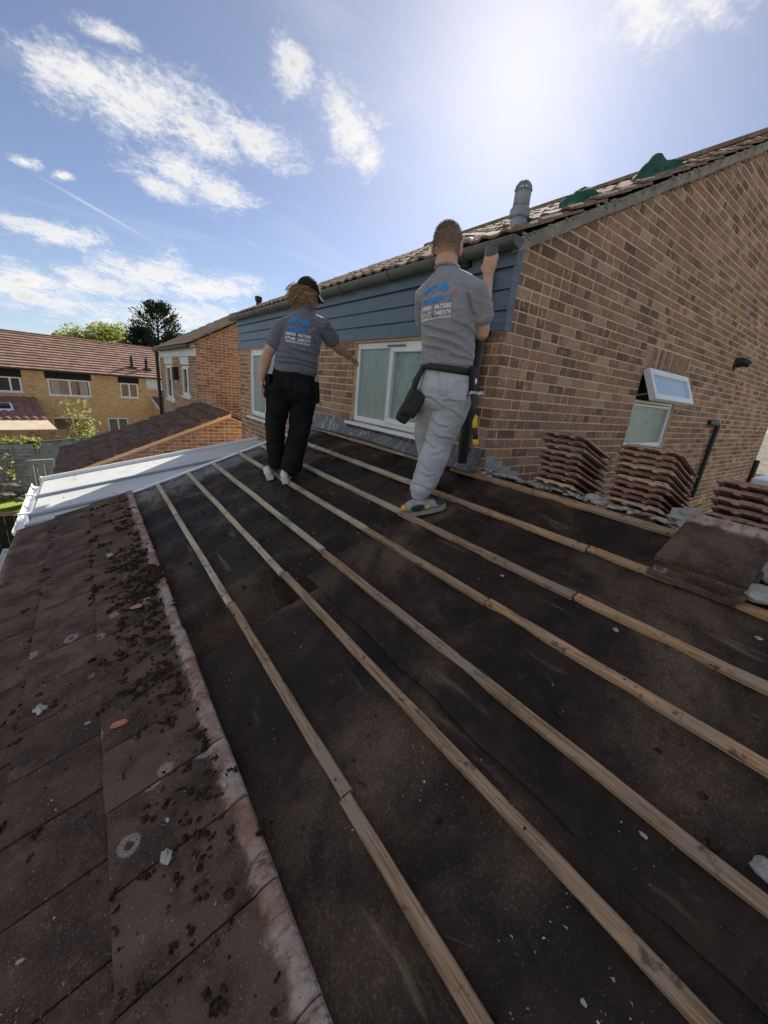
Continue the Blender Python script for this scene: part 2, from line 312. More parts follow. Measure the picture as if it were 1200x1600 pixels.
M['black'] = mat('black', two((0.012, 0.012, 0.013), (0.022, 0.022, 0.023), 10, bs=0.1), rough=0.45, spec=0.4)
M['pipe_grey'] = mat('pipe_grey', two((0.21, 0.23, 0.26), (0.29, 0.31, 0.34), 12, bs=0.15), rough=0.45, spec=0.4)
M['verge'] = mat('verge', two((0.20, 0.19, 0.165), (0.29, 0.27, 0.235), 7, bs=0.5, bd=0.008, c3=(0.17, 0.175, 0.15)), rough=0.9)
M['cement'] = mat('cement', two((0.30, 0.29, 0.265), (0.42, 0.405, 0.37), 10, bs=0.7, bd=0.012, c3=(0.20, 0.205, 0.185)), rough=0.95, spec=0.1)
M['mortar_old'] = mat('mortar_old', two((0.36, 0.34, 0.30), (0.46, 0.43, 0.37), 14, bs=0.8, bd=0.012, c3=(0.2, 0.19, 0.15)), rough=0.95, spec=0.1)
M['terracotta'] = mat('terracotta', two((0.42, 0.17, 0.11), (0.52, 0.25, 0.17), 18), rough=0.9)
M['moss'] = mat('moss', two((0.020, 0.0155, 0.010), (0.068, 0.050, 0.030), 70, bs=0.9, bd=0.01, fine=300), rough=1.0, spec=0.05)
M['grit'] = mat('grit', lambda nt, c: {'col': nd(nt, 'ShaderNodeAttribute', None, attribute_name='Col').outputs[0]}, rough=0.95, spec=0.1)
def obscure(nt, c):
    s = nd(nt, 'ShaderNodeMapping', {'Vector': c, 'Scale': (1, 1, 0.28)}).outputs[0]
    v = nd(nt, 'ShaderNodeTexVoronoi', {'Vector': s, 'Scale': 120.0}, feature='SMOOTH_F1').outputs[0]
    n = rng(nt, nse(nt, nd(nt, 'ShaderNodeMapping', {'Vector': c, 'Scale': (3, 3, .8)}).outputs[0], 2.2, 4, .6, .5), .3, .7)
    return {'col': mixc(nt, n, (0.19, 0.27, 0.25), (0.25, 0.34, 0.315)), 'h': math_(nt, 'ADD', v, nse(nt, s, 40, 3)), 'bs': 0.45, 'bd': 0.010}
M['glass_obscure'] = mat('glass_obscure', obscure, rough=0.10, spec=1.0)
M['glass_frost_sky'] = mat('glass_frost_sky', two((0.36, 0.47, 0.56), (0.42, 0.52, 0.60), 3, bs=0.1), rough=0.2, spec=0.8)  # pale blue base colour stands in for the sky reflected in the open sash
M['glass'] = mat('glass', col=(0.035, 0.045, 0.055), rough=0.03, spec=0.9)
M['curtain'] = mat('curtain', two((0.45, 0.41, 0.36), (0.36, 0.32, 0.28), 4, stretch=(14, 14, 0.5)), rough=0.9)
def rowbrick(nt, c):
    b = nd(nt, 'ShaderNodeTexBrick', {'Vector': nd(nt, 'ShaderNodeMapping', {'Vector': c, 'Rotation': (math.radians(90), 0, 0)}).outputs[0], 'Color1': (0.57, 0.365, 0.17, 1), 'Color2': (0.44, 0.255, 0.115, 1), 'Mortar': (0.60, 0.46, 0.30, 1), 'Scale': 1.0, 'Mortar Size': 0.009, 'Bias': -0.15, 'Brick Width': 0.225, 'Row Height': 0.075}, offset=0.5)
    n = nse(nt, nd(nt, 'ShaderNodeMapping', {'Vector': c, 'Scale': (3.2, 3.2, 9)}).outputs[0], 1.0, 3, 0.7)
    col = mixc(nt, rng(nt, n, 0.56, 0.68, 0, 0.6), b.outputs[0], (0.30, 0.125, 0.05))
    col = mixc(nt, rng(nt, n, 0.46, 0.34, 0, 0.6), col, (0.72, 0.53, 0.28))
    return {'col': col, 'h': b.outputs[1], 'bs': -0.3, 'bd': 0.006}
M['row_brick'] = mat('row_brick', rowbrick, rough=0.92, spec=0.1)
def rowroof(nt, c):
    a = nd(nt, 'ShaderNodeAttribute', None, attribute_name='Col').outputs[0]
    n = nse(nt, c, 2.2, 5, 0.65); f = nse(nt, c, 30, 3)
    col = mixc(nt, rng(nt, n, 0.42, 0.7, 0, 0.5), a, (0.19, 0.12, 0.095))
    return {'col': mixc(nt, 0.4, col, mixc(nt, f, (0.3, 0.3, 0.3), (0.7, 0.7, 0.7)), 'OVERLAY'), 'h': f, 'bs': 0.3}
M['row_roof'] = mat('row_roof', rowroof, rough=0.85, spec=0.2)
M['roof_dark'] = mat('roof_dark', two((0.085, 0.066, 0.058), (0.13, 0.102, 0.088), 6, bs=0.5, fine=90, c3=(0.15, 0.135, 0.125)), rough=0.85, spec=0.2)
M['roof_brown'] = mat('roof_brown', two((0.17, 0.115, 0.08), (0.27, 0.195, 0.14), 10, bs=0.6, fine=120, c3=(0.30, 0.26, 0.21)), rough=0.9, spec=0.12)
M['pantile'] = mat('pantile', two((0.17, 0.085, 0.075), (0.26, 0.15, 0.13), 5, bs=0.3), rough=0.7, spec=0.3)
M['beige'] = mat('beige', two((0.50, 0.40, 0.29), (0.56, 0.46, 0.34), 2, bs=0.2), rough=0.9)
def lawn_fn(nt, c):
    n = nse(nt, c, 0.5, 5); f = nse(nt, c, 9, 5, 0.7)
    col = mixc(nt, rng(nt, n, 0.35, 0.65), (0.19, 0.27, 0.045), (0.24, 0.31, 0.07))
    col = mixc(nt, rng(nt, f, 0.5, 0.75, 0, 0.6), col, (0.06, 0.06, 0.03))
    return {'col': col, 'h': f, 'bs': 0.8, 'bd': 0.05}
M['lawn'] = mat('lawn', lawn_fn, rough=1.0, spec=0.05)
M['paving'] = mat('paving', two((0.33, 0.29, 0.23), (0.19, 0.20, 0.10), 0.12, 6, bs=0.5, bd=0.02, fine=40, c3=(0.25, 0.21, 0.165)), rough=0.95, spec=0.1)
def leaf_mat(name, c1, c2, tr=0.35):
    m = bpy.data.materials.new(name); m.use_nodes = True; nt = m.node_tree; nt.nodes.clear()
    a = nd(nt, 'ShaderNodeAttribute', None, attribute_name='Col').outputs[2]
    col = mixc(nt, a, c1, c2)
    d = nd(nt, 'ShaderNodeBsdfDiffuse', {'Color': col}); t = nd(nt, 'ShaderNodeBsdfTranslucent', {'Color': col})
    mx = nd(nt, 'ShaderNodeMixShader', {0: tr, 1: d.outputs[0], 2: t.outputs[0]})
    nt.links.new(mx.outputs[0], nd(nt, 'ShaderNodeOutputMaterial').inputs[0]); return m
M['leaf_light'] = leaf_mat('leaf_light', (0.17, 0.20, 0.045), (0.36, 0.38, 0.11), 0.55)
M['leaf_dark'] = leaf_mat('leaf_dark', (0.020, 0.034, 0.020), (0.055, 0.080, 0.042), 0.15)
M['leaf_yellow'] = leaf_mat('leaf_yellow', (0.22, 0.22, 0.06), (0.42, 0.40, 0.17), 0.5)
M['leaf_bright'] = leaf_mat('leaf_bright', (0.17, 0.26, 0.035), (0.32, 0.42, 0.08), 0.5)
M['bark'] = mat('bark', two((0.06, 0.045, 0.035), (0.11, 0.085, 0.065), 12, stretch=(3, 3, 0.6), bs=0.8), rough=0.95)
M['rock'] = mat('rock', two((0.10, 0.085, 0.07), (0.19, 0.165, 0.14), 6, bs=0.8, bd=0.03, c3=(0.06, 0.05, 0.045)), rough=0.95)
M['tarp'] = mat('tarp', two((0.030, 0.095, 0.072), (0.052, 0.135, 0.105), 9, bs=0.6, bd=0.02), rough=0.95, spec=0.08)
# ------------------------------------------------------------------ brick walls
PAL = [(0.32, 0.198, 0.142), (0.265, 0.168, 0.124), (0.385, 0.245, 0.175), (0.205, 0.135, 0.105), (0.44, 0.295, 0.22), (0.30, 0.175, 0.122), (0.35, 0.205, 0.145), (0.165, 0.112, 0.092), (0.28, 0.185, 0.145)]
PAL_RED = [(0.30, 0.185, 0.132), (0.25, 0.158, 0.115), (0.345, 0.22, 0.155), (0.20, 0.132, 0.10), (0.38, 0.26, 0.19), (0.28, 0.172, 0.12)]
def clip(poly, a, b, c):                     # keep a*u + b*z <= c
    out = []
    for i in range(len(poly)):
        p, q = poly[i], poly[(i + 1) % len(poly)]
        dp = a * p[0] + b * p[1] - c; dq = a * q[0] + b * q[1] - c
        if dp <= 0: out.append(p)
        if (dp < 0 < dq) or (dq < 0 < dp): t = dp / (dp - dq); out.append((p[0] + (q[0] - p[0]) * t, p[1] + (q[1] - p[1]) * t))
    return out
def area(p): return abs(sum(p[i][0] * p[(i + 1) % len(p)][1] - p[(i + 1) % len(p)][0] * p[i][1] for i in range(len(p)))) / 2
def brick_geo(mb, poly, org, ud, nd_, col, proud=0.0):
    # poly in (u, z); brick face proud of the mortar bed, chamfered arrises
    org = Vector(org); ud = Vector(ud); nn = Vector(nd_)
    cx = sum(p[0] for p in poly) / len(poly); cz = sum(p[1] for p in poly) / len(poly)
    def P(p, d, s=0.0):
        u = p[0] + (s if p[0] < cx else -s); z = p[1] + (s if p[1] < cz else -s)
        return org + ud * u + Vector((0, 0, z)) + nn * d
    n = len(poly); f = 0.0035 + proud
    v = [P(p, -0.02) for p in poly] + [P(p, f - 0.003) for p in poly] + [P(p, f, 0.0035) for p in poly]
    fs = [list(range(2 * n, 3 * n))]
    for i in range(n):
        j = (i + 1) % n
        fs += [(i, j, n + j, n + i), (n + i, n + j, 2 * n + j, 2 * n + i)]
    mb.add(v, fs, col)
def brick_list(u0, u1, z0, z1, holes=(), clips=(), bl=0.225, ch=0.075, jt=0.0105, start=0.0, ztop=None):
    res = []; r = 0; z = z0; hrnd = random.Random(int(u1 * 100))
    while z < z1 - 0.01:
        za, zb = z + jt / 2, min(z + ch - jt / 2, z1)
        iv = [(u0, u1)]
        for (a, b, c, d) in holes:
            if zb > c + 0.02 and za < d - 0.02:
                nv = []
                for (s, e) in iv:
                    if b <= s or a >= e: nv.append((s, e)); continue
                    if a > s: nv.append((s, a))
                    if b < e: nv.append((b, e))
                iv = nv
        off = start + (bl / 2 if r % 2 else 0.0)
        k = math.floor((u0 - off) / bl) - 1
        for (s, e) in iv:
            kk = k
            while off + kk * bl < e:
                a = max(off + kk * bl, s); b = min(off + (kk + 1) * bl, e); kk += 1
                if b - a < 0.03: continue
                if b - a > 0.2 and hrnd.random() < 0.28:      # a pair of headers in place of a stretcher
                    h_ = (a + b) / 2; parts_ = [(a, h_), (h_, b)]
                else: parts_ = [(a, b)]
                for (a, b) in parts_:
                    poly = [(a + jt / 2, za), (b - jt / 2, za), (b - jt / 2, zb), (a + jt / 2, zb)]
                    for cl in clips:
                        poly = clip(poly, *cl)
                        if len(poly) < 3: break
                    if len(poly) >= 3 and area(poly) > 0.0006: res.append(poly)
        z += ch; r += 1
    return res
def jit(c, rnd, s=0.15):
    k = 1 + rnd.uniform(-s, s); return (c[0] * k * (1 + rnd.uniform(-0.05, 0.05)), c[1] * k, c[2] * k * (1 + rnd.uniform(-0.05, 0.05)))
def brick_wall(parent, polys, org, ud, nn, pal, seed, single=0, stuff_name='brickwork'):
    rnd = random.Random(seed); org = Vector(org); ud = Vector(ud)
    def size(p):
        c = org + ud * (sum(q[0] for q in p) / len(p)) + Vector((0, 0, sum(q[1] for q in p) / len(p)))
        return area(p) * abs(Vector(nn).dot(c.normalized())) / c.length_squared
    order = sorted(range(len(polys)), key=lambda i: -size(polys[i])) if single else []
    singles = set(order[:single]); rest = MB()
    for i, p in enumerate(polys):
        col = jit(rnd.choice(pal), rnd); pr = rnd.uniform(-0.0015, 0.002)
        if i in singles:
            m = MB(); brick_geo(m, p, org, ud, nn, col, pr); m.build('brick', M['brick'], parent)
        else: brick_geo(rest, p, org, ud, nn, col, pr)
    if rest.v: rest.build(stuff_name, M['brick'], parent, kind='stuff')
def wall_cells(mb, u0, u1, z0, z1, holes, org, ud, nn, thick=0.2, mi=0):
    us = sorted({u0, u1, *[h[0] for h in holes], *[h[1] for h in holes]}); zs = sorted({z0, z1, *[h[2] for h in holes], *[h[3] for h in holes]})
    us = [u for u in us if u0 <= u <= u1]; zs = [z for z in zs if z0 <= z <= z1]
    org = Vector(org); ud = Vector(ud); nn = Vector(nn)
    for i in range(len(us) - 1):
        for j in range(len(zs) - 1):
            cu, cz = (us[i] + us[i + 1]) / 2, (zs[j] + zs[j + 1]) / 2
            if any(h[0] < cu < h[1] and h[2] < cz < h[3] for h in holes): continue
            q = [org + ud * a + Vector((0, 0, b)) for a, b in ((us[i], zs[j]), (us[i + 1], zs[j]), (us[i + 1], zs[j + 1]), (us[i], zs[j + 1]))]
            mb.prism(q, -nn * thick, None, mi)

# ------------------------------------------------------------------ ground
g = MB(); GX = [-900, -60, -20, 0, 20, 60, 900]; GY = [-900, -30, 0, 10, 20, 36, 60, 120, 1500]
def zg(x, y): return -4.85 - 0.026 * max(0, min(y, 60))
vs = [(x, y, zg(x, y)) for y in GY for x in GX]; nx = len(GX)
g.add(vs, [(j * nx + i, j * nx + i + 1, (j + 1) * nx + i + 1, (j + 1) * nx + i) for j in range(len(GY) - 1) for i in range(nx - 1)])
g.build('ground', M['paving'], kind='structure')
g = MB(); ly = [11.2, 15, 20]
for (y0, y1) in ((11.0, 15.0), (15.0, 20.2)): g.add([(-9, y0, zg(0, y0) + .006), (-0.9, y0, zg(0, y0) + .006), (-0.9, y1, zg(0, y1) + .006), (-9, y1, zg(0, y1) + .006)], [(0, 1, 2, 3)])
g.build('lawn', M['lawn'], kind='structure')

# ------------------------------------------------------------------ the extension with the stripped roof
XE, XR, YV, YB = -0.70, 2.41, 4.95, -2.2
ext = thing('extension', 'low brick extension with half stripped tiled roof, battens and black felt exposed', 'extension', (0.8, 1.4, -4.85))
w = MB()
w.box((-0.52, YB + .1, -5.1), (-0.30, YV - .06, zr(-0.52) - 0.09)); w.build('eaves_wall', M['mortar'], ext)
w = MB()
def gable_poly(y): return [(-0.28, y, -5.1), (5.0, y, -5.1), (5.0, y, zr(XR) - 0.362 * (5.0 - XR) - 0.12), (XR, y, zr(XR) - 0.12), (-0.28, y, zr(-0.28) - 0.12)]
w.prism(gable_poly(YB + 0.12), (0, 0.2, 0)); w.build('back_wall', M['mortar'], ext)
w = MB(); w.prism([(-0.28, YV - .28, -5.1), (2.39, YV - .28, -5.1), (2.39, YV - .28, zr(2.39) - 0.12), (-0.28, YV - .28, zr(-0.28) - 0.12)], (0, 0.2, 0)); w.build('end_wall', M['mortar'], ext)
# the bricks of the end wall above the white lean-to roof are hidden from here; the deck under the felt keeps the light out
w = MB(); w.prism([(XE + .05, YB, zr(XE + .05) - 0.115), (0.1, YB, zr(0.1) - 0.42), (XR, YB, zr(XR) - 0.42), (XR, YB, zr(XR) - 0.40), (0.1, YB, zr(0.1) - 0.40), (XE + .05, YB, zr(XE + .05) - 0.10)], (0, YV - YB - .02, 0)); w.build('deck', M['gap'], ext)
# far slope, falling away along the gable
w = MB()
nrow = 9
for k in range(nrow):
    x0 = XR + 0.04 + k * 0.31; x1 = x0 + 0.33
    a = zr(XR) - 0.02 - 0.362 * (x0 - XR); b = zr(XR) - 0.02 - 0.362 * (x1 - XR)
    w.prism([(x0, YB, a), (x1, YB, b + .015), (x1, YB, b - .01), (x0, YB, a - .03)], (0, 1.90 - YB, 0))
w.build('far_slope', M['roof_dark'], ext)

def felt_h(x, y, seed=0.0):
    t = ((y + 0.13) % 0.47) / 0.47
    sag = math.sin(math.pi * t) ** 1.6
    bt = ((x - 0.53) % 0.31) / 0.31
    s = 0.016 * sag * (0.75 + 0.25 * math.sin(math.pi * bt) ** 0.8)
    s += 0.009 * noise.noise(Vector((x * 2.3 + seed, y * 1.7, 0))) + 0.005 * noise.noise(Vector((x * 8 + seed, y * 5, 1))) + 0.0015 * noise.noise(Vector((x * 25, y * 18, seed)))
    c_ = abs(noise.noise(Vector((x * 2.2 + seed, y * 2.2 + 7, 3)))); s -= 0.007 * max(0.0, 1 - c_ * 9)
    c_ = abs(noise.noise(Vector((x * 4.1 + seed, y * 3.2 + 2, 6)))); s -= 0.003 * max(0.0, 1 - c_ * 7)
    return s
def felt_sheet(x0, x1, y0, y1, lift, amp, step, extra=None, seed=0.0):
    nx = max(2, int((x1 - x0) / step)); ny = max(2, int((y1 - y0) / step)); vs = []
    for j in range(ny + 1):
        for i in range(nx + 1):
            x = x0 + (x1 - x0) * i / nx; y = y0 + (y1 - y0) * j / ny
            z = zr(x) - 0.030 + lift - amp * felt_h(x, y, seed)
            if extra: dx, dy, dz = extra(x, y); x += dx; y += dy; z += dz
            vs.append((x, y, z))
    m = MB(); m.add(vs, [(j * (nx + 1) + i, j * (nx + 1) + i + 1, (j + 1) * (nx + 1) + i + 1, (j + 1) * (nx + 1) + i) for j in range(ny) for i in range(nx)])
    return m
def dip(x, y):
    d = 0.0
    if y < 2.3 and x < 1.12:
        k = max(0.0, min(1.0, (2.22 + 0.05 * noise.noise(Vector((x * 6, 0, 0))) - y) / 0.42)); k = k * k * (3 - 2 * k)
        k2 = min(1, max(0, (1.12 - x) / 0.22)) * min(1, max(0, (x - 0.20) / 0.25)); d -= 0.24 * k * k2
    # draped corner wrinkles by the lower end
    if x < 0.75 and y > 2.6:
        d += 0.010 * math.sin((y * 1.0 + x * 2.6) * 9.0) * (0.75 - x) * 1.4
    return (0, 0, d)
o = felt_sheet(0.18, XR + 0.03, 1.55, YV - 0.02, 0.0, 1.9, 0.022, dip, 3.0).build('felt_sheet', M['felt'], ext, True, label='black sagging felt sheet on the far half')
def edge_lo(x, y):
    e = max(0.0, (y - 1.55) / 0.22); return (0, 0.03 * noise.noise(Vector((x * 5, 0, 2))) * e, 0.010 * e * e)
o = felt_sheet(0.18, 0.962, YB, 1.755, 0.003, 0.95, 0.02, edge_lo, 7.0).build('felt_sheet', M['felt'], ext, True, label='brown dusty felt sheet on the near lower half')
def edge_up(x, y):
    e = max(0.0, (0.985 - x) / 0.06); return (0.006 * noise.noise(Vector((y * 3.0, 1, 0))) * e, 0, 0.006 + 0.020 * e * max(0.0, noise.noise(Vector((y * 1.7, 4, 0))) + 0.4))
o = felt_sheet(0.938, XR + 0.03, YB, 1.93, 0.006, 0.95, 0.02, edge_up, 11.0).build('felt_sheet', M['felt'], ext, True, label='dusty felt sheet on the near upper half')
# white flashing along the far verge
m = MB()
for i in range(14):
    x0 = 0.26 + i * 0.155; x1 = x0 + 0.157
    m.prism([(x0, YV - 0.035, zr(x0) - 0.022), (x1, YV - 0.035, zr(x1) - 0.022), (x1, YV - 0.035, zr(x1) - 0.012 + 0.003 * (i % 2)), (x0, YV - 0.035, zr(x0) - 0.012 + 0.003 * (i % 2))], (0, 0.06 + 0.006 * random.random(), 0))
m.build('verge_strip', M['upvc'], ext)
m = MB(); m.prism([(XE, YV + 0.005, zr(XE) - .03), (XR, YV + 0.005, zr(XR) - .03), (XR, YV + 0.005, zr(XR) - .17), (XE, YV + 0.005, zr(XE) - .17)], (0, 0.018, 0)); m.build('barge_board', M['upvc'], ext)

# battens, each length a piece
BX = [0.53, 0.848, 1.128, 1.437, 1.706, 2.04, 2.385]
def batten(x, y0, y1, w, t, mt, dx=0.0, seed=0):
    rnd = random.Random(seed); n = max(3, int((y1 - y0) / 0.09)); c = 0.004; vs = []
    prof = [(-w / 2, 0), (w / 2, 0), (w / 2, t - c), (w / 2 - c, t), (-w / 2 + c, t), (-w / 2, t - c)]
    for i in range(n + 1):
        y = y0 + (y1 - y0) * i / n
        wx = dx + 0.004 * noise.noise(Vector((y * 1.3, seed, 0))) ; wz = 0.002 * noise.noise(Vector((y * 2.1, seed, 5)))
        for (a, b) in prof:
            a2 = a + rnd.uniform(-.0012, .0012); b2 = b + (rnd.uniform(-.001, .001) if b else 0)
            X = x + wx + a2 * math.cos(PIT) - b2 * math.sin(PIT); Z = zr(x) - t - 0.001 + wz + a2 * math.sin(PIT) + b2 * math.cos(PIT)
            vs.append((X, y, Z))
    k = 6; m = MB()
    m.add(vs, [(i * k + q, i * k + (q + 1) % k, (i + 1) * k + (q + 1) % k, (i + 1) * k + q) for i in range(n) for q in range(k)] + [list(range(k)), [n * k + q for q in range(k)][::-1]])
    return m.build('batten', M[mt], ext)
BT = [(0, 2.045, 4.87, .040, 'batten_new', 0), (0, 0.745, 2.038, .041, 'batten_old', .006), (0, YB, 0.738, .042, 'batten_old', -.003),
      (1, 2.06, 4.88, .040, 'batten_new', 0), (1, YB, 2.052, .041, 'batten_old', .008),
      (2, 2.07, 4.88, .041, 'batten_new', 0), (2, YB, 2.03, .041, 'batten_old', -.012),
      (3, 2.04, 4.92, .041, 'batten_new', .004), (3, 0.985, 2.033, .041, 'batten_old', -.006), (3, YB, 0.98, .042, 'batten_warm', 0),
      (4, 2.02, 4.9, .042, 'batten_new', .01), (4, 0.72, 2.012, .042, 'batten_old', -.008), (4, YB, 0.712, .042, 'batten_warm', 0),
      (5, 2.10, 4.9, .043, 'batten_new', 0), (5, 0.86, 2.06, .041, 'batten_warm', -.012), (5, YB, 0.852, .041, 'batten_warm', 0),
      (6, 2.28, 4.9, .043, 'batten_new', 0), (6, YB, 2.22, .046, 'batten_warm', -.004)]
for i, (r, a, b, w_, mt, dx) in enumerate(BT): batten(BX[r], a, b, w_, 0.024, mt, dx, i)
m = MB()
for r, x in enumerate(BX):
    y = -0.6
    while y < 4.85:
        yy = y + random.uniform(-.03, .03); xx = x + random.uniform(-.012, .012)
        c = Vector((xx - 0.0, yy, zr(xx) + 0.0012)); a = 0.0042
        m.add([c + Vector((a * math.cos(q) * math.cos(PIT), a * math.sin(q), a * math.cos(q) * math.sin(PIT))) for q in [i * math.pi / 3 for i in range(6)]], [list(range(6))])
        y += 0.47
m.build('nail_heads', M['gap'], ext, kind='stuff')

# interlocking concrete tiles still laid on the eaves courses
TW, TL = 0.266, 0.402
def tile_mesh(name, mats, W=TW, L=TL, T=0.025, ribs=True, seed=0, head=True):
    rnd = random.Random(seed)
    xs = [0.0, 0.004, 0.10, 0.20, 0.30, 0.335, 0.345, 0.360, 0.380, 0.396, 0.402]
    up = [-.004, 0, 0, 0, 0, 0, 0.004, 0.009, 0.0095, 0.006, -.003]
    if not head: up = [-.004] + [0] * 9 + [-.004]
    xs = [x * L / 0.402 for x in xs]
    ys = [0, 0.003, 0.02, W * .27, W * .5, W * .73, W - .02, W - .003, W]
    ye = [-.003, 0, 0, 0.0012, 0.0016, 0.0012, 0, 0, -.003]
    n = len(ys); vs = []
    for i, x in enumerate(xs):
        for j, y in enumerate(ys):
            vs.append((x + (rnd.uniform(-.003, .003) if i < 2 else 0), y, T + up[i] + ye[j] + rnd.uniform(-.0006, .0006)))
    t = len(vs)
    for x in (xs[0], xs[-1]):
        for y in (ys[0], ys[-1]): vs.append((x, y, 0))
    fs = [(i * n + j, (i + 1) * n + j, (i + 1) * n + j + 1, i * n + j + 1) for i in range(len(xs) - 1) for j in range(n - 1)]
    r = (len(xs) - 1) * n
    fs += [[t, *range(0, n)][::1] + [t + 1], [t + 2] + list(range(r, r + n)) + [t + 3], [t] + [i * n for i in range(len(xs))] + [t + 2], [t + 1] + [i * n + n - 1 for i in range(len(xs))] + [t + 3], [t, t + 2, t + 3, t + 1]]
    m = MB(); m.add(vs, fs)
    me = m.mesh(name, mats); bmm = bmesh.new(); bmm.from_mesh(me); bmesh.ops.recalc_face_normals(bmm, faces=bmm.faces[:]); bmm.to_mesh(me); bmm.free()
    return me
TM = [tile_mesh('roof_tile', M['tile'], seed=i) for i in range(5)]
ROWS = [(-0.703, 0.0, 0.002), (-0.402, 0.133, 0.004), (-0.100, 0.0, 0.006)]
rnd = random.Random(5)
def roof_matrix(x, y, dz, tilt=0.0, yaw=0.0):
    return Matrix.Translation((x, y, zr(x) + dz)) @ Matrix.Rotation(yaw, 4, 'Z') @ Matrix.Rotation(-PIT + tilt, 4, 'Y')
for (x, off, dz) in ROWS:
    y = 4.95 - TW
    k = 0
    first = True
    while y > -2.1:
        yy = y
        wsc = 1.0
        if first and off: # cut half tile at the verge
            wsc = 0.5; yy = 4.95 - TW * .5
        mw = roof_matrix(x + rnd.uniform(-.004, .004), yy + 0.0015, 0.012 + rnd.uniform(-.001, .002), 0.066 + rnd.uniform(-.004, .004), rnd.uniform(-.006, .006)) @ Matrix.Diagonal((1, (TW * wsc - 0.005) / TW, 1, 1))
        link('roof_tile', rnd.choice(TM), ext, M=mw)
        y = (yy if first and off else y) - TW; first = False
# gutter along the eaves
m = MB(); ang = [math.pi + math.pi * i / 10 for i in range(11)]
pts = [(-0.765 + 0.062 * math.cos(a), -1.815 + 0.062 * math.sin(a)) for a in ang] + [(-0.765 + 0.058 * math.cos(a), -1.815 + 0.058 * math.sin(a)) for a in ang[::-1]]
m.prism([(p[0], -2.0, p[1]) for p in pts], (0, 6.93, 0)); gut = m.build('gutter', M['upvc'], ext)
m = MB(); m.prism([(-0.765 + 0.057 * math.cos(a), 4.90, -1.815 + 0.057 * math.sin(a)) for a in ang], (0, 0.012, 0)); m.build('stop_end', M['upvc'], gut)
m = MB(); m.box((-0.80, -2.0, -1.862), (-0.73, 4.89, -1.858)); m.build('standing_water', M['glass'], gut)
m = MB(); m.box((-0.695, YB, -1.93), (-0.675, YV - .01, zr(-0.69) - 0.035)); m.build('fascia', M['upvc'], ext)
m = MB(); m.box((-0.676, YB, -1.93), (-0.521, YV - .02, -1.915)); m.build('soffit', M['upvc'], ext)

# moss tufts on the tiles, grit and crumbs on the felt
m = MB(); rnd = random.Random(11); cnt = 0
JY = [4.95 - TW * i for i in range(1, 26)]
while cnt < 1150:
    r = rnd.random()
    if r < 0.42: x = rnd.gauss(0.14, 0.08); y = rnd.gauss(2.3, 0.9)
    elif r < 0.62: x = rnd.choice([-0.402, -0.100]) + rnd.uniform(-.03, .012); y = rnd.uniform(0.2, 4.6)
    elif r < 0.82: x = rnd.uniform(-0.1, 0.22); y = rnd.choice(JY) + rnd.gauss(0, .012)
    else: x = rnd.uniform(-0.62, 0.24); y = rnd.uniform(0.1, 4.6)
    if not (-0.68 < x < 0.30 and 0.05 < y < 4.85): continue
    if x < -0.1 and rnd.random() < 0.55: continue
    if noise.noise(Vector((x * 6, y * 2.5, 3))) < -0.08 and r > 0.2: continue
    row = 2 if x > -0.1 else (1 if x > -0.402 else 0)
    x0 = ROWS[row][0]; z = zr(x) + 0.012 + 0.025 - 0.066 * (x - x0)
    s = min(0.026, 0.0035 + abs(rnd.gauss(0, 0.0085))) * (0.55 + 0.15 * min(3, y))
    for q in range(1 if s < .006 else rnd.randint(3, 6)):
        r_ = s * (1 if s < .006 else rnd.uniform(.35, .7)); ox, oy = (0, 0) if s < .006 else (rnd.gauss(0, s * .6), rnd.gauss(0, s * .6))
        m.lump((x + ox, y + oy, z + ox * .33 + r_ * 0.45), (r_ * rnd.uniform(.8, 1.4), r_ * rnd.uniform(.8, 1.4), r_ * rnd.uniform(.6, .95)), 1, 0.8, cnt + q * 3)
    cnt += 1
for i in range(60):   # the big tuft against the clean heads and a mat below it
    x = rnd.gauss(0.235, .022); y = rnd.gauss(2.72, .06); s = rnd.uniform(.008, .024)
    m.lump((x, y, zr(x) + 0.03 + s * .5), (s, s, s * .7), 1, 0.7, i, None)
m.build('moss', M['moss'], ext, kind='stuff')
m = MB()
for i in range(230):
    x = rnd.uniform(0.32, 2.3); y = rnd.choice([rnd.uniform(1.6, 4.6), rnd.gauss(3.1, .5), rnd.uniform(-.2, 1.6)])
    if not -0.5 < y < 4.8: continue
    s = min(0.018, 0.003 + abs(rnd.gauss(0, 0.006)))
    m.lump((x, y, zr(x) - 0.036 + s * .4), (s, s * rnd.uniform(.7, 1.4), s * .6), 1, 0.6, i)
m.build('moss_crumbs', M['moss'], ext, kind='stuff')
m = MB()
GC = [(0.42, 0.38, 0.33), (0.30, 0.27, 0.24), (0.50, 0.46, 0.40), (0.22, 0.17, 0.14), (0.36, 0.24, 0.19), (0.55, 0.53, 0.5)]
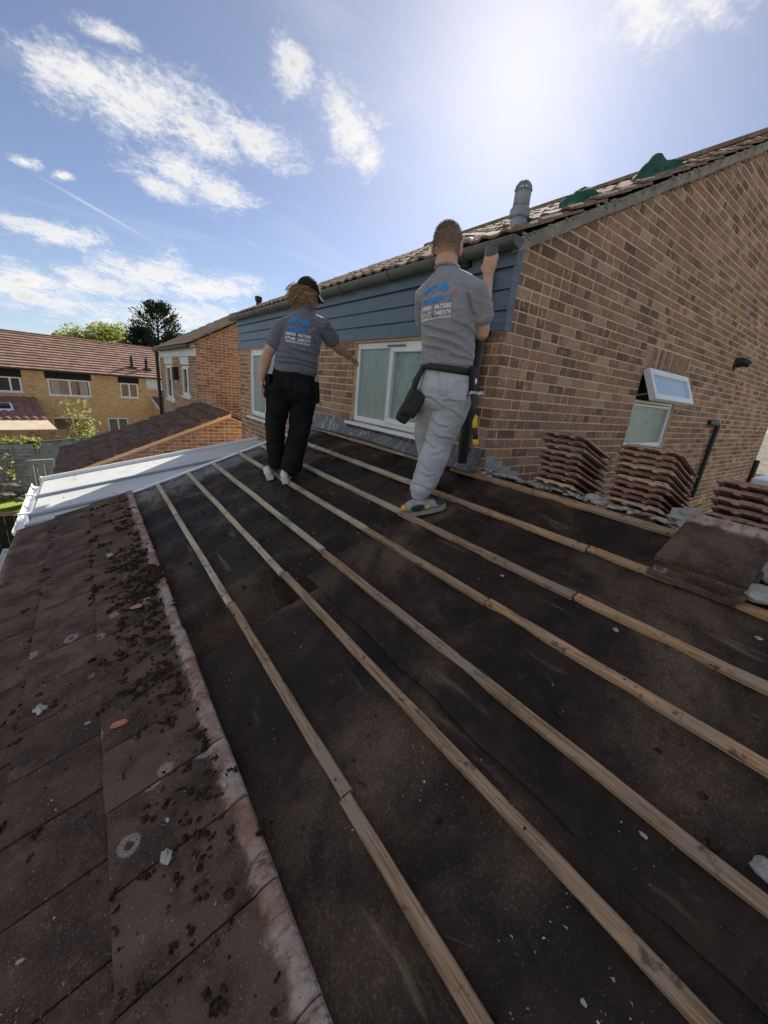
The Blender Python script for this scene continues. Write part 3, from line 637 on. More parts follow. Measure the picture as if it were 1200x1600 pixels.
for i in range(5200):
    if i < 4300:
        x = rnd.uniform(0.34, 2.38); y = rnd.uniform(-0.5, 2.6) if rnd.random() < .8 else rnd.uniform(2, 4.8)
        if noise.noise(Vector((x * 1.6, y * 1.6, 9))) < rnd.uniform(-.5, .55): continue
        z = zr(x) - 0.036
    else:
        x = rnd.uniform(-.6, .24); y = rnd.uniform(0.1, 3.5); row = 2 if x > -0.1 else (1 if x > -0.402 else 0); z = zr(x) + 0.036 - 0.066 * (x - ROWS[row][0])
    s = 0.0012 + min(0.0065, abs(rnd.gauss(0, 0.0018)))
    c = rnd.choice(GC); q = [Vector((rnd.uniform(-1, 1), rnd.uniform(-1, 1), rnd.uniform(0, 1))) * s for _ in range(4)]
    q = [Vector((s, 0, 0)), Vector((-s * .6, s * .9, 0)), Vector((-s * .5, -s, 0)), Vector((0, 0, s * 1.1))]
    q = [Matrix.Rotation(rnd.uniform(0, 6), 3, 'Z') @ Vector((p.x * rnd.uniform(.6, 1.5), p.y, p.z)) + Vector((x, y, z + 0.002)) for p in q]
    m.add(q, [(0, 1, 3), (1, 2, 3), (2, 0, 3)], jit(c, rnd, .2))
m.build('grit', M['grit'], ext, kind='stuff')
# broken bedding mortar left along the ridge line
m = MB()
for i in range(90):
    y = rnd.uniform(0.15, 1.9); s = rnd.uniform(.008, .022)
    m.lump((2.47 + rnd.uniform(-.03, .05), y, zr(2.41) + 0.0 + s * .3), (s, s * rnd.uniform(1, 2.6), s * .6), 1, 1.1, i)
m.build('ridge_mortar', M['mortar_old'], ext, kind='stuff')
# ------------------------------------------------------------------ the house beside the roof
HX, HY0, HY1, HX1 = 2.41, 1.935, 8.02, 11.3
EZ = 0.915; VS = 0.49
house = thing('brick_house', 'brown brick house with grey cladding under the eaves, rising beside the stripped roof', 'house', (6.8, 5.0, -4.85))
def vz(x): return EZ + 0.03 + VS * (x - HX) if x < 6.85 else EZ - 0.03 + VS * (13.7 - HX - x)
# facade (u = y), windows as holes
W1 = (2.66, 3.90, -0.385, 0.435); W2 = (6.25, 7.45, -0.70, 0.435)
fz0 = -4.9
f = MB(); wall_cells(f, HY0 + .006, HY1, fz0, 0.93, [W1, W2], (HX, 0, 0), (0, 1, 0), (-1, 0, 0)); f.build('front_wall', M['mortar'], house)
pol = brick_list(HY0, HY1, -1.8, 0.45, [W1, W2])
brick_wall(house, pol, (HX, 0, 0), (0, 1, 0), (-1, 0, 0), PAL, 21, 130)
# gable (u = x)
GW = (4.76, 5.93, -0.41, 0.445)
SOL = (4.70, 5.99, 0.449, 0.668)
gm = MB(); wall_cells(gm, HX + .006, HX1, fz0, EZ - 0.05, [GW], (0, HY0, 0), (1, 0, 0), (0, -1, 0))
gm.prism([(HX + .006, HY0, EZ - .05), (HX1 - 0.0, HY0, EZ - .05), (6.85, HY0, vz(6.85)), (HX + .006, HY0, EZ + 0.03)], (0, 0.2, 0)); gm.build('gable_wall', M['mortar'], house)
pol = brick_list(HX, HX1, -1.8, 3.3, [GW, SOL], [(-VS, 1, EZ + 0.036 - VS * HX), (VS, 1, EZ + 0.036 + VS * (13.7 - HX))], start=HX + .1125)
k = SOL[0]
while k < SOL[1] - 0.05: pol.append([(k + .005, SOL[2] + .004), (k + .070, SOL[2] + .004), (k + .070, SOL[3] - .004), (k + .005, SOL[3] - .004)]); k += 0.075
brick_wall(house, pol, (0, HY0, 0), (1, 0, 0), (0, -1, 0), PAL, 22, 300, 'gable_brickwork')
# remaining outer walls
b = MB(); b.box((HX + .21, HY1 - .2, fz0), (HX1, HY1, EZ - 0.1)); b.build('far_wall', M['mortar'], house)
b = MB(); b.box((HX1 - .2, HY0 + .21, fz0), (HX1 - .004, HY1 - .21, EZ - .1)); b.build('rear_wall', M['mortar'], house)
# cladding boards
zc = 0.455; H = 0.131
brk = [[5.2, 3.25], [6.9, 4.15], [5.9, 2.95], [4.6, 3.4], [6.2]]
for r in range(3):
    a = zc + r * H; bt = a + H - 0.005
    ends = [HY0 - 0.012, *sorted(brk[r]), HY1 + 0.01]
    for i in range(len(ends) - 1):
        y0, y1 = ends[i] + 0.002, ends[i + 1] - 0.002
        m = MB(); m.prism([(HX - 0.030, y0, a), (HX - 0.030, y0, bt - 0.016), (HX - 0.020, y0, bt), (HX - 0.002, y0, bt), (HX - 0.002, y0, a), ], (0, y1 - y0, 0))
        m.build('cladding_board', M['clad'], house)
m = MB(); m.box((HX - 0.036, HY0 - 0.022, zc - 0.004), (HX - 0.002, HY0 - 0.0125, .93)); m.box((HX - 0.0018, HY0 - 0.022, zc - .004), (HX + .03, HY0 - 0.0105, .93)); m.build('corner_trim', M['clad'], house)
m = MB(); m.box((HX - 0.040, HY0 - .03, zc + 3 * H + .001), (HX - 0.001, HY1 + .06, 1.0)); m.build('fascia', M['clad'], house)
# gutter (half round, dark grey) with brackets
ang = [math.pi + math.pi * i / 12 for i in range(13)]; gx, gz = HX - 0.102, 0.985
m = MB(); pts = [(gx + .058 * math.cos(a), gz + .062 * math.sin(a)) for a in ang] + [(gx + .053 * math.cos(a), gz + .057 * math.sin(a)) for a in ang[::-1]]
m.prism([(p[0], HY0 - .07, p[1]) for p in pts], (0, HY1 - HY0 + .25, 0)); gt = m.build('gutter', M['gutter'], house)
for i, y in enumerate([2.3, 3.2, 4.05, 5.0, 5.9, 6.8, 7.6]):
    m = MB(); pts = [(gx + .066 * math.cos(a), gz + .070 * math.sin(a)) for a in ang] + [(gx + .0585 * math.cos(a), gz + .0625 * math.sin(a)) for a in ang[::-1]]
    m.prism([(p[0], y, p[1]) for p in pts], (0, 0.035 if i != 2 else 0.10, 0)); m.build('bracket', M['gutter'], gt)
m = MB(); m.prism([(gx + .056 * math.cos(a), HY0 - .072, gz + .06 * math.sin(a)) for a in ang], (0, .012, 0)); m.build('stop_end', M['gutter'], gt)
# roof: profiled tiles laid in courses
def prof_tile(W, L, T, mt, name='roof_tile', n=10):
    ys = [W * i / n for i in range(n + 1)]
    def h(t):
        return 0.022 * (math.exp(-((t - .25) / .085) ** 2) + math.exp(-((t - .77) / .085) ** 2))
    vs = []
    for x in (0.0, 0.006, L):
        for y in ys: vs.append((x, y, T + h(y / W) - (0.005 if x == 0 else 0)))
    for x in (0.0, L):
        for y in ys: vs.append((x, y, h(y / W)))
    q = n + 1; fs = []
    for i in range(2): fs += [(i * q + j, (i + 1) * q + j, (i + 1) * q + j + 1, i * q + j + 1) for j in range(n)]
    fs += [(j, j + 1, 3 * q + j + 1, 3 * q + j) for j in range(n)]
    fs += [(3 * q + j, 3 * q + j + 1, 4 * q + j + 1, 4 * q + j) for j in range(n)]
    fs += [(0, 3 * q, 4 * q, 2 * q, q), (n, q + n, 2 * q + n, 4 * q + n, 3 * q + n)]
    m = MB(); m.add(vs, [f[::-1] for f in fs]); return m.mesh(name, mt)
PT = prof_tile(0.325, 0.42, 0.017, M['roof_brown'])
MP = math.atan(VS); rnd = random.Random(31)
nr = 15; ncol = 19; gauge = 0.335
for r in range(nr):
    for c_ in range(ncol):
        x = HX - 0.135 + r * gauge * math.cos(MP); z = 1.000 + r * gauge * math.sin(MP)
        y = HY0 - 0.06 + c_ * 0.33
        if y + .33 > HY1 + .16: continue
        mw = Matrix.Translation((x + rnd.uniform(-.012, .012), y + rnd.uniform(-.004, .004), z + rnd.uniform(-.003, .004))) @ Matrix.Rotation(-MP + 0.05 + rnd.uniform(-.012, .012), 4, 'Y') @ Matrix.Rotation(rnd.uniform(-.01, .01), 4, 'X')
        link('roof_tile', PT, house, M=mw)
m = MB(); m.prism([(HX - .03, HY0 + .004, 1.01), (6.85, HY0 + .004, 1.03 + VS * (6.85 - HX)), (HX1 + .2, HY0 + .004, .95), (HX1 + .2, HY0 + .004, .92), (6.85, HY0 + .004, 1.0 + VS * (6.85 - HX)), (HX - .03, HY0 + .004, .98)], (0, HY1 - HY0 + .03, 0)); m.build('roof_deck', M['roof_dark'], house)
for i in range(14):
    m = MB(); y = HY0 - .07 + i * .45; zt = 1.075 + VS * (6.85 - HX)
    a_ = [math.pi * k / 8 for k in range(9)]
    m.prism([(6.85 + .13 * math.cos(a), y, zt - .03 + .10 * math.sin(a)) for a in a_], (0, .44, 0)); m.build('ridge_tile', M['roof_brown'], house)
# verge: undercloak board and mortar bed
m = MB(); ex_ = 6.85
def vy(x): return 1.005 + VS * (x - HX)
for i in range(9):
    x0 = HX - .06 + i * .53; x1 = min(x0 + .528, ex_ + .02)
    m.prism([(x0, HY0 - .052, vy(x0) - .062 + .005 * (i % 2)), (x1, HY0 - .052, vy(x1) - .062 + .005 * (i % 2)), (x1, HY0 - .052, vy(x1) + .022), (x0, HY0 - .052, vy(x0) + .022)], (0, .054, 0))
m.build('verge_board', M['verge'], house)
m = MB()
for i in range(120):
    x = rnd.uniform(HX - .05, ex_); s = rnd.uniform(.008, .022)
    m.lump((x, HY0 - .050, vy(x) + .014 + rnd.uniform(-.02, .012)), (s * 1.8, .012, s * .7), 1, .5, i)
m.build('verge_mortar', M['verge'], house, kind='stuff')
# lead flashing under the facade windows and stepped flashing up the gable side
def flash_h(y, z): return 0.012 * noise.noise(Vector((y * 3.1, z * 4, 2))) + 0.006 * noise.noise(Vector((y * 11, z * 9, 5)))
m = MB(); vs = []; ny = 110; nz = 9
for i in range(ny + 1):
    y = 1.95 + (5.05 - 1.95) * i / ny
    for j in range(nz + 1):
        t = j / nz; z = -0.375 - 0.175 * t + (0.012 * math.sin(y * 2.2)); x = HX - 0.012 - 0.05 * t * t - 0.02 * t
        if 2.6 < y < 3.95 and t < .35: z = min(z, -0.425 - .1 * t)
        vs.append((x - flash_h(y, z) * (0.3 + t), y, z))
m.add(vs, [(i * (nz + 1) + j, i * (nz + 1) + j + 1, (i + 1) * (nz + 1) + j + 1, (i + 1) * (nz + 1) + j) for i in range(ny) for j in range(nz)])
fl = m.build('lead_flashing', M['lead'], house, True); fl['label'] = 'dark streaked lead flashing along the foot of the facade'
for i in range(4):
    m = MB(); x0 = HX + 0.015 + i * .115; z0 = -0.50 - i * .046
    m.prism([(x0, HY0 - .010, z0 + .075), (x0 + .10, HY0 - .010, z0 + .07), (x0 + .13, HY0 - .012, z0 - .075), (x0 + .005, HY0 - .012, z0 - .05)], (0, .004, 0)); m.build('stepped_flashing', M['lead_new'], house)
m = MB()
for i in range(26):
    m.lump((HX - .02 + rnd.uniform(-.07, .2), HY0 - .05 + rnd.uniform(-.08, .02), -0.56 + rnd.uniform(-.03, .06)), (rnd.uniform(.006, .02),) * 3, 1, 1.0, i)
m.build('mortar_fillet', M['mortar_old'], house, kind='stuff')

# ------------------------------------------------------------------ windows
def frame_bars(m, org, ud, nn, u0, u1, z0, z1, w, d0, d1):
    org = Vector(org); ud = Vector(ud); nn = Vector(nn)
    def bar(a, b, c, d):
        q = [org + ud * p + Vector((0, 0, r)) + nn * d1 for p, r in ((a, c), (b, c), (b, d), (a, d))]
        ch = 0.006; cu, cz = (a + b) / 2, (c + d) / 2
        q2 = [org + ud * (p + (ch if p < cu else -ch)) + Vector((0, 0, r + (ch if r < cz else -ch))) + nn * (d1 + .005) for p, r in ((a, c), (b, c), (b, d), (a, d))]
        back = [v + nn * (d0 - d1) for v in q]
        m.add(back + q + q2, [(0, 1, 5, 4), (1, 2, 6, 5), (2, 3, 7, 6), (3, 0, 4, 7), (4, 5, 9, 8), (5, 6, 10, 9), (6, 7, 11, 10), (7, 4, 8, 11), (8, 9, 10, 11), (3, 2, 1, 0)])
    bar(u0, u1, z0, z0 + w); bar(u0, u1, z1 - w, z1); bar(u0, u0 + w, z0 + w, z1 - w); bar(u1 - w, u1, z0 + w, z1 - w)
def pane(parent, org, ud, nn, u0, u1, z0, z1, d, mt, name='pane'):
    m = MB(); org = Vector(org); ud = Vector(ud); nn = Vector(nn)
    m.prism([org + ud * a + Vector((0, 0, b)) + nn * d for a, b in ((u0, z0), (u1, z0), (u1, z1), (u0, z1))], -nn * .012); return m.build(name, mt, parent)
def window(parent, org, ud, nn, u0, u1, z0, z1, lights, glass, sill=True, w=0.055, dep=-0.05, name='window', sashes=()):
    m = MB(); frame_bars(m, org, ud, nn, u0 + .003, u1 - .003, z0 + .003, z1 - .003, w, dep - .05, dep)
    wo = m.build(name, M['upvc'], parent)
    n = len(lights); us = [u0 + w * .8] ; tot = (u1 - u0) - 1.6 * w
    acc = 0
    for i, l in enumerate(lights):
        a = u0 + w * .8 + tot * acc; acc += l; b = u0 + w * .8 + tot * acc
        if i in sashes:
            s = MB(); frame_bars(s, org, ud, nn, a + .004, b - .004, z0 + w * .8, z1 - w * .8, w * .85, dep - .03, dep + .014); so_ = s.build('sash', M['upvc'], wo)
            q = w * .75
        else:
            q = 0.0; so_ = wo
            if i: s = MB(); org_ = Vector(org); frame = s.box((0, 0, 0), (0.001, 0.001, 0.001)) if False else None
        pane(wo, org, ud, nn, a + q + .01, b - q - .01, z0 + w * .9 + q, z1 - w * .9 - q, dep - .018, glass)
        if i:
            s = MB(); frame_bars(s, org, ud, nn, a - w * .45, a + w * .45, z0 + w, z1 - w, w * .3, dep - .05, dep - .002); s.build('mullion', M['upvc'], wo)
    if sill:
        m = MB(); O = Vector(org); U = Vector(ud); N_ = Vector(nn)
        p = [O + N_ * a + Vector((0, 0, b)) + U * (u0 - .05) for a, b in ((dep - .05, z0 + .003), (0.055, z0 - .008), (0.062, z0 - .014), (0.062, z0 - .035), (0.05, z0 - .035), (0.04, z0 - .022), (dep - .05, z0 - .02))]
        m.prism(p, U * (u1 - u0 + .10)); m.build('sill', M['upvc'], wo)
    return wo
FW = ((HX, 0, 0), (0, 1, 0), (-1, 0, 0))
w1 = window(house, *FW, W1[0], W1[1], W1[2], W1[3], [.5, .5], M['glass_obscure'], sashes=(0,), w=.06, dep=-.03); w1['label'] = 'two-light white window with frosted glass behind the man in grey joggers'
m = MB(); m.box((HX - .0, 3.05, 0.385), (HX + .01, 3.32, 0.40)); m.build('trickle_vent', M['gutter'], w1)
w2 = window(house, *FW, W2[0], W2[1], W2[2], W2[3], [.33, .67], M['glass_obscure'], sashes=(1,), w=.06, dep=-.03); w2['label'] = 'white window at the far end of the facade'
# gable window: frosted light below, top-hung vent propped open
GF = ((0, HY0, 0), (1, 0, 0), (0, -1, 0))
m = MB(); frame_bars(m, *GF, GW[0], GW[1], GW[2], GW[3], .06, -.09, -.035); frame_bars(m, *GF, GW[0] + .06, GW[1] - .06, 0.06, 0.125, .028, -.09, -.033)
w3 = m.build('window', M['upvc'], house); w3['label'] = 'white framed gable window with its top vent propped open'
pane(w3, *GF, GW[0] + .05, GW[1] - .05, GW[2] + .05, 0.07, -.06, M['glass_obscure'])
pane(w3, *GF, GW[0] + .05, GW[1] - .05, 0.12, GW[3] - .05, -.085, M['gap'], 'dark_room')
m = MB(); frame_bars(m, (0, 0, 0), (1, 0, 0), (0, -1, 0), GW[0] + .012, GW[1] - .012, -0.335, 0.0, .062, -.03, .03)
piv = Matrix.Translation((0, HY0 - .02, GW[3] - .008)) @ Matrix.Rotation(math.radians(-25), 4, 'X')
m.v = [tuple(piv @ Vector(v)) for v in m.v]; sash = m.build('sash', M['upvc'], w3)
m = MB(); m.prism([piv @ Vector(p) for p in ((GW[0] + .06, -.01, -.285), (GW[1] - .06, -.01, -.285), (GW[1] - .06, -.01, -.05), (GW[0] + .06, -.01, -.05))], piv.to_3x3() @ Vector((0, .012, 0))); m.build('sash_pane', M['glass_frost_sky'], w3)
for gx_ in (GW[0], GW[1]):
    sg = 1 if gx_ == GW[0] else -1
    m = MB(); m.tube([(gx_ + .05 * sg, HY0 + .01, .17), piv @ Vector((gx_ + .03 * sg, 0.01, -.26))], .008, 6); m.build('stay', M['alu'], w3)

# ------------------------------------------------------------------ fittings on the house
m = MB(); vp = Vector((7.73, HY0, .79))
bm_ = bmesh.new(); bmesh.ops.create_cone(bm_, cap_ends=True, segments=14, radius1=.09, radius2=.075, depth=.03); m.bm(bm_, Matrix.Translation(vp + Vector((0, -.015, 0))) @ Matrix.Rotation(math.pi / 2, 4, 'X'))
m.tube([vp + Vector((0, -.02, 0.02)), vp + Vector((0, -.10, .025)), vp + Vector((0, -.18, -.01))], [.075, .062, .04], 12)
m.build('vent_cowl', M['black'], house)
m = MB(); a, b = at_y(1122, 664, HY0 - .05), at_y(1090, 752, HY0 - .05); m.tube([a + Vector((-.35, .03, .03)), a + Vector((-.05, 0, .01)), a, a + (b - a) * .5, b, b + (b - a) * .3], .034, 10); m.build('waste_pipe', M['black'], house)
m = MB(); a = Vector((11.22, HY0 - .05, -.75)); m.tube([a, a + Vector((-.02, 0, -2.0))], .045, 10); m.build('rain_pipe', M['black'], house)
# soil vent through the roof by the near verge
t = thing('soil_vent_pipe', 'grey plastic vent pipe with a cage on top, standing on the roof edge', 'vent pipe', (2.62, 2.19, 1.1))
c0 = Vector((2.63, 2.155, 0)); zb, zt = 1.08, 1.45
m = MB(); m.tube([c0 + Vector((0, 0, zb)), c0 + Vector((0, 0, 1.25))], .058, 18); m.tube([c0 + Vector((0, 0, 1.29)), c0 + Vector((0, 0, 1.40))], .056, 18); m.build('pipe', M['pipe_grey'], t, True)
m = MB(); m.tube([c0 + Vector((0, 0, z)) for z in (1.235, 1.245, 1.285, 1.30)], [.062, .070, .070, .060], 18); m.build('socket', M['pipe_grey'], t)
m = MB()
for k in range(8):
    a = k * math.pi / 8; m.tube([c0 + Vector((math.cos(a) * .056 * math.cos(q), math.sin(a) * .056 * math.cos(q), 1.40 + .060 * math.sin(q))) for q in [math.pi * i / 8 for i in range(9)]], .005, 5)
m.tube([c0 + Vector((.056 * math.cos(q), .056 * math.sin(q), 1.402)) for q in [2 * math.pi * i / 16 for i in range(17)]], .006, 5); m.build('cage', M['pipe_grey'], t)
t = thing('roof_terminal', 'small dark pipe terminal near the far end of the eaves', 'vent pipe', (2.9, 7.55, 1.3))
p = at_y(404, 480, 7.9); q = at_y(404, 463, 7.9)
m = MB(); m.tube([p + Vector((0, 0, -.2)), p + (q - p) * .55], .045, 12); m.build('pipe', M['black'], t)
m = MB(); m.tube([p + (q - p) * .5, p + (q - p) * .6, p + (q - p) * .95, q], [.05, .065, .065, .05], 12); m.build('cap', M['black'], t)
# dome of a second terminal behind the head of the man
t = thing('mushroom_vent', 'dark domed roof vent beside the head of the man in grey joggers', 'roof vent', tuple(at_y(734, 384, 2.35)))
p = at_y(734, 384, 2.35); m = MB(); m.tube([p + Vector((0, 0, -.15)), p], .05, 12); m.build('stem', M['black'], t)
m = MB(); m.tube([p + Vector((0, 0, z)) for z in (-.02, 0, .02, .04, .05)], [.06, .066, .058, .035, .008], 14); m.build('dome', M['gutter'], t, True)

# green sheeting and slipped tiles lying on the roof above the verge
def cloth_bundle(label, px, w_, h_, seed, spike=0.0):
    x, y, z = px
    bm = bmesh.new(); bmesh.ops.create_icosphere(bm, subdivisions=4, radius=1.0)
    for v in bm.verts:
        c = v.co.copy(); k = 1 + .35 * noise.noise(c * 1.3 + Vector((seed, 0, 0))) + .30 * (abs(noise.noise(c * 2.8 + Vector((seed, 2, 0)))) - .2) + .14 * (abs(noise.noise(c * 7 + Vector((seed, 1, 0)))) - .2)
        X, Y, Z = c.x * w_ * k, c.y * .16 * k, max(c.z, -.25) * h_ * k
        if spike and c.z > 0: sp = max(0, 1 - ((c.x + .45) / .5) ** 2 - (c.y / .8) ** 2); Z += spike * sp ** 1.5
        v.co = Vector((X, Y, Z + X * VS))
    m = MB(); m.bm(bm, Matrix.Translation(Vector(px)))
    return m.build('green_sheet', M['tarp'], None, True, label=label, cat='sheeting', group='green sheeting on the roof')
p = at_y(1015, 280, 2.10); cloth_bundle('dark green crumpled sheet with a pointed peak, high on the roof', (p.x + .12, 2.10, vy(p.x + .12) + .08), .25, .085, 2.0, .10)
p = at_y(911, 310, 2.10); cloth_bundle('small dark green crumpled sheet on the roof, nearer the vent pipe', (p.x, 2.14, vy(p.x) + .08), .10, .09, 5.0)
for i, (px_, py_, lab) in enumerate(((962, 290, 'loose brown tile propped between the two green sheets'), (1105, 243, 'loose brown tile lying on the roof beyond the large green sheet'), (860, 322, 'loose brown tile lying on the roof just beyond the vent pipe'))):
    p = at_y(px_, py_, 2.12); mw = Matrix.Translation((p.x - .2, 2.06, vy(p.x - .2) + .075)) @ Matrix.Rotation(-MP + (.16, .05, .10)[i], 4, 'Y') @ Matrix.Rotation((.1, -.05, .2)[i], 4, 'Z')
    o = link('loose_tile', PT, None, lab, 'roof tile', 'slipped tiles on the house roof', M=mw)
# downpipe in the corner, and the loose length held by the man
m = MB(); m.tube([(HX - .055, 2.115, .95), (HX - .055, 2.115, .1), (HX - .055, 2.115, -.42)], .034, 14); dpp = m.build('downpipe', M['black'], house)
for z in (-.2, .42):
    m = MB(); m.tube([(HX - .055, 2.115, z), (HX - .055, 2.115, z + .05)], .041, 14); m.box((HX - .06, 2.06, z + .005), (HX - .004, 2.17, z + .045)); m.build('clip', M['black'], dpp)
a, b = Vector((2.075, 1.868, .87)), Vector((2.27, 2.02, -.49))
t = thing('loose_downpipe', 'loose black downpipe held upright in the corner by the man in grey joggers', 'downpipe', tuple(b))
m = MB(); m.tube([b, b + (a - b) * .88], .034, 14); m.build('pipe', M['black'], t)
m = MB(); m.tube([b + (a - b) * .86, b + (a - b) * .87, b + (a - b) * .99, a], [.036, .039, .039, .035], 14); m.build('socket', M['gutter'], t)
# ------------------------------------------------------------------ stacked tiles
SW, SL = 0.318, 0.43
def stack_tile(seed, mt):
    # flat interlocking tile: the end shows the stepped underside with its weather bars and side lock
    rnd = random.Random(seed); T = 0.025
    top = [(0, .004), (.012, .012), (.03, T), (.085, T + .001), (.10, T - .004), (.115, T + .001), (.20, T + .002), (.215, T - .003), (.23, T + .001), (.285, T), (.300, .010), (SW, .008)]
    bot = [(SW, 0.0), (.295, .0), (.285, .008), (.235, .006), (.222, -.004), (.205, -.004), (.195, .006), (.12, .006), (.108, -.005), (.092, -.005), (.082, .006), (.035, .007), (.022, -.002), (0, -.002)]
    sec = top + bot; n = len(sec); xs = [0, .006, SL * .33, SL * .66, SL - .006, SL]; vs = []
    for i, x in enumerate(xs):
        for (y, z) in sec:
            e = 0.003 if i in (0, 5) else 0
            vs.append((x + rnd.uniform(-.008, .008) * (i in (0, 1)), y + rnd.uniform(-.003, .003), z * (1 - e * 20) + rnd.uniform(-.002, .002)))
    fs = [(i * n + j, (i + 1) * n + j, (i + 1) * n + (j + 1) % n, i * n + (j + 1) % n) for i in range(len(xs) - 1) for j in range(n)] + [list(range(n)), [(len(xs) - 1) * n + j for j in range(n)][::-1]]
    m = MB(); m.add(vs, fs); return m.mesh('roof_tile', mt)
ST = {k: [stack_tile(i * 7 + len(k), M[k]) for i in range(7)] for k in ('tile_red', 'tile_pale', 'tile_mid')}
ORD = ['topmost', 'second', 'third', 'fourth', 'fifth', 'sixth', 'seventh', 'eighth', 'ninth', 'tenth', 'eleventh', 'twelfth', 'thirteenth', 'fourteenth']
def ordlab(i, n): return 'topmost tile' if i == 0 else ('lowest tile' if i == n - 1 else ORD[i] + ' tile from the top')
def stack(x, y, zb, n, kinds, desc, pitch, seed, group):
    rnd = random.Random(seed)
    for i in range(n):                       # i = 0 is the lowest
        kd = kinds[i % len(kinds)]; col = {'tile_red': 'red brown', 'tile_pale': 'mortar streaked pale', 'tile_mid': 'faded brown'}[kd]
        z = zb + i * (pitch / math.cos(PIT))
        mw = Matrix.Translation((x + rnd.uniform(-.013, .013), y + rnd.uniform(-.009, .009) - .004 * (i % 3), z)) @ Matrix.Rotation(rnd.uniform(-.025, .025), 4, 'Z') @ Matrix.Rotation(PIT + rnd.uniform(-.008, .008), 4, 'Y')
        link('loose_tile', rnd.choice(ST[kd]), None, f'{ordlab(n - 1 - i, n)}, {col}, {desc}', 'roof tile', group, M=mw)
def zfar(x): return zr(XR) - 0.01 - 0.362 * (x - XR)
stack(2.52, 1.235, zfar(2.52) + .004, 11, ['tile_red', 'tile_mid', 'tile_pale', 'tile_red', 'tile_mid', 'tile_red', 'tile_red', 'tile_pale', 'tile_pale', 'tile_red', 'tile_mid'], 'in stack nearest the house corner', 0.0385, 1, 'tiles in the stack nearest the house corner')
stack(2.52, 0.725, zfar(2.52) + .004, 12, ['tile_red', 'tile_red', 'tile_pale', 'tile_red', 'tile_red', 'tile_red', 'tile_pale', 'tile_red', 'tile_pale', 'tile_mid', 'tile_red', 'tile_pale'], 'in stack below the gable window', 0.0345, 2, 'tiles in the stack below the gable window')
stack(2.55, 0.235, zfar(2.55) + .004, 8, ['tile_red', 'tile_mid', 'tile_red', 'tile_mid', 'tile_red', 'tile_mid', 'tile_mid'], 'in stack at the right edge', 0.042, 3, 'tiles in the stack at the right edge')
stack(2.56, 1.60, zfar(2.56) + .004, 2, ['tile_red', 'tile_mid'], 'in low pair beside stepped flashing', 0.035, 4, 'low pair of tiles by the house corner')
# four tiles laid face up on the battens
rnd = random.Random(8)
FT = tile_mesh('roof_tile', M['tile'], 0.325, 0.43, seed=40)
for i in range(4):
    x, y = 1.985 + .006 * i, 0.225 + [.012, -.006, .008, 0][i]
    mw = Matrix.Translation((x, y, zr(x) + .004 + i * .0245)) @ Matrix.Rotation(rnd.uniform(-.03, .03), 4, 'Z') @ Matrix.Rotation(-PIT + rnd.uniform(-.01, .01), 4, 'Y')
    link('loose_tile', FT, None, f'{ordlab(3 - i, 4)}, dark brown, in the face-up pile lying on the battens', 'roof tile', 'tiles laid face up on the battens', M=mw)
# ------------------------------------------------------------------ loose lumps and shards
def lumpy(name, label, cat, c, r, mt, seed, rough=.35, sub=3, rot=0.0, group=None, fs=1.6):
    m = MB(); m.lump((0, 0, 0), r, sub, rough, seed, Matrix.Rotation(rot, 3, 'Z'), fscale=fs); me = m.mesh(name, M[mt], False)
    o = link(name, me, None, label, cat, group, M=Matrix.Translation(c)); return o
G1 = 'lumps of broken mortar'
lumpy('mortar_lump', 'grey mortar lump wedged between the two right-hand tile stacks', 'mortar lump', (2.50, .60, zr(XR) + .055), (.06, .085, .045), 'cement', 3, group=G1)
lumpy('mortar_lump', 'small mortar lump below the grey lump between the tile stacks', 'mortar lump', (2.44, .58, zr(XR) + .018), (.035, .05, .024), 'mortar_old', 4, group=G1)
p = at_roof(1172, 925, .02); lumpy('mortar_lump', 'long grey mortar lump on the batten at the right edge', 'mortar lump', (p.x, p.y - .05, p.z + .01), (.055, .12, .035), 'cement', 5, .45, rot=.5, group=G1)
p = at_roof(1196, 895, .04); lumpy('mortar_lump', 'grey mortar lump behind the long one at the right edge', 'mortar lump', (p.x + .02, p.y - .04, p.z), (.06, .08, .045), 'cement', 6, .45, group=G1)
lumpy('mortar_lump', 'pale mortar crumb heap beside the tallest tile stack', 'mortar lump', (2.50, 1.10, zr(XR) + .02), (.03, .05, .022), 'mortar_old', 7, group=G1)
def shard(label, px, py, L, W_, H_, mt, ang, name='tile_shard', cat='tile shard', grp='broken tile shards on the laid tiles', dz=.045):
    p = at_roof(px, py, dz); m = MB(); rnd = random.Random(px)
    top = [(-L / 2, -W_ * .2), (-L * .3, -W_ / 2), (L * .35, -W_ * .45), (L / 2, 0), (L * .3, W_ / 2), (-L * .35, W_ * .35)]
    v = [Vector((a, b, 0)) for a, b in top] + [Vector((a * .85, b * .75, H_ * rnd.uniform(.7, 1.1))) for a, b in top]; n = 6
    m.add(v, [list(range(n))[::-1], list(range(n, 2 * n))] + [(i, (i + 1) % n, n + (i + 1) % n, n + i) for i in range(n)])
    return link(name, m.mesh(name, M[mt]), None, label, cat, grp, M=Matrix.Translation(p) @ Matrix.Rotation(-PIT, 4, 'Y') @ Matrix.Rotation(ang, 4, 'Z'))
shard('orange terracotta shard lying on the dark tiles beside the clean tile heads, lower one', 187, 1131, .075, .026, .012, 'terracotta', -.35)
shard('pinkish terracotta shard in the mossy patch, upper one', 214, 948, .075, .028, .012, 'terracotta', -.5)
shard('thin pale shard on the tiles by the lichen ring', 137, 1130, .025, .008, .006, 'mortar_old', -.2)
shard('thin white chip on the lowest left tiles', 32, 1502, .022, .008, .006, 'mortar_old', -.2)
G2 = 'stones on the laid tiles'
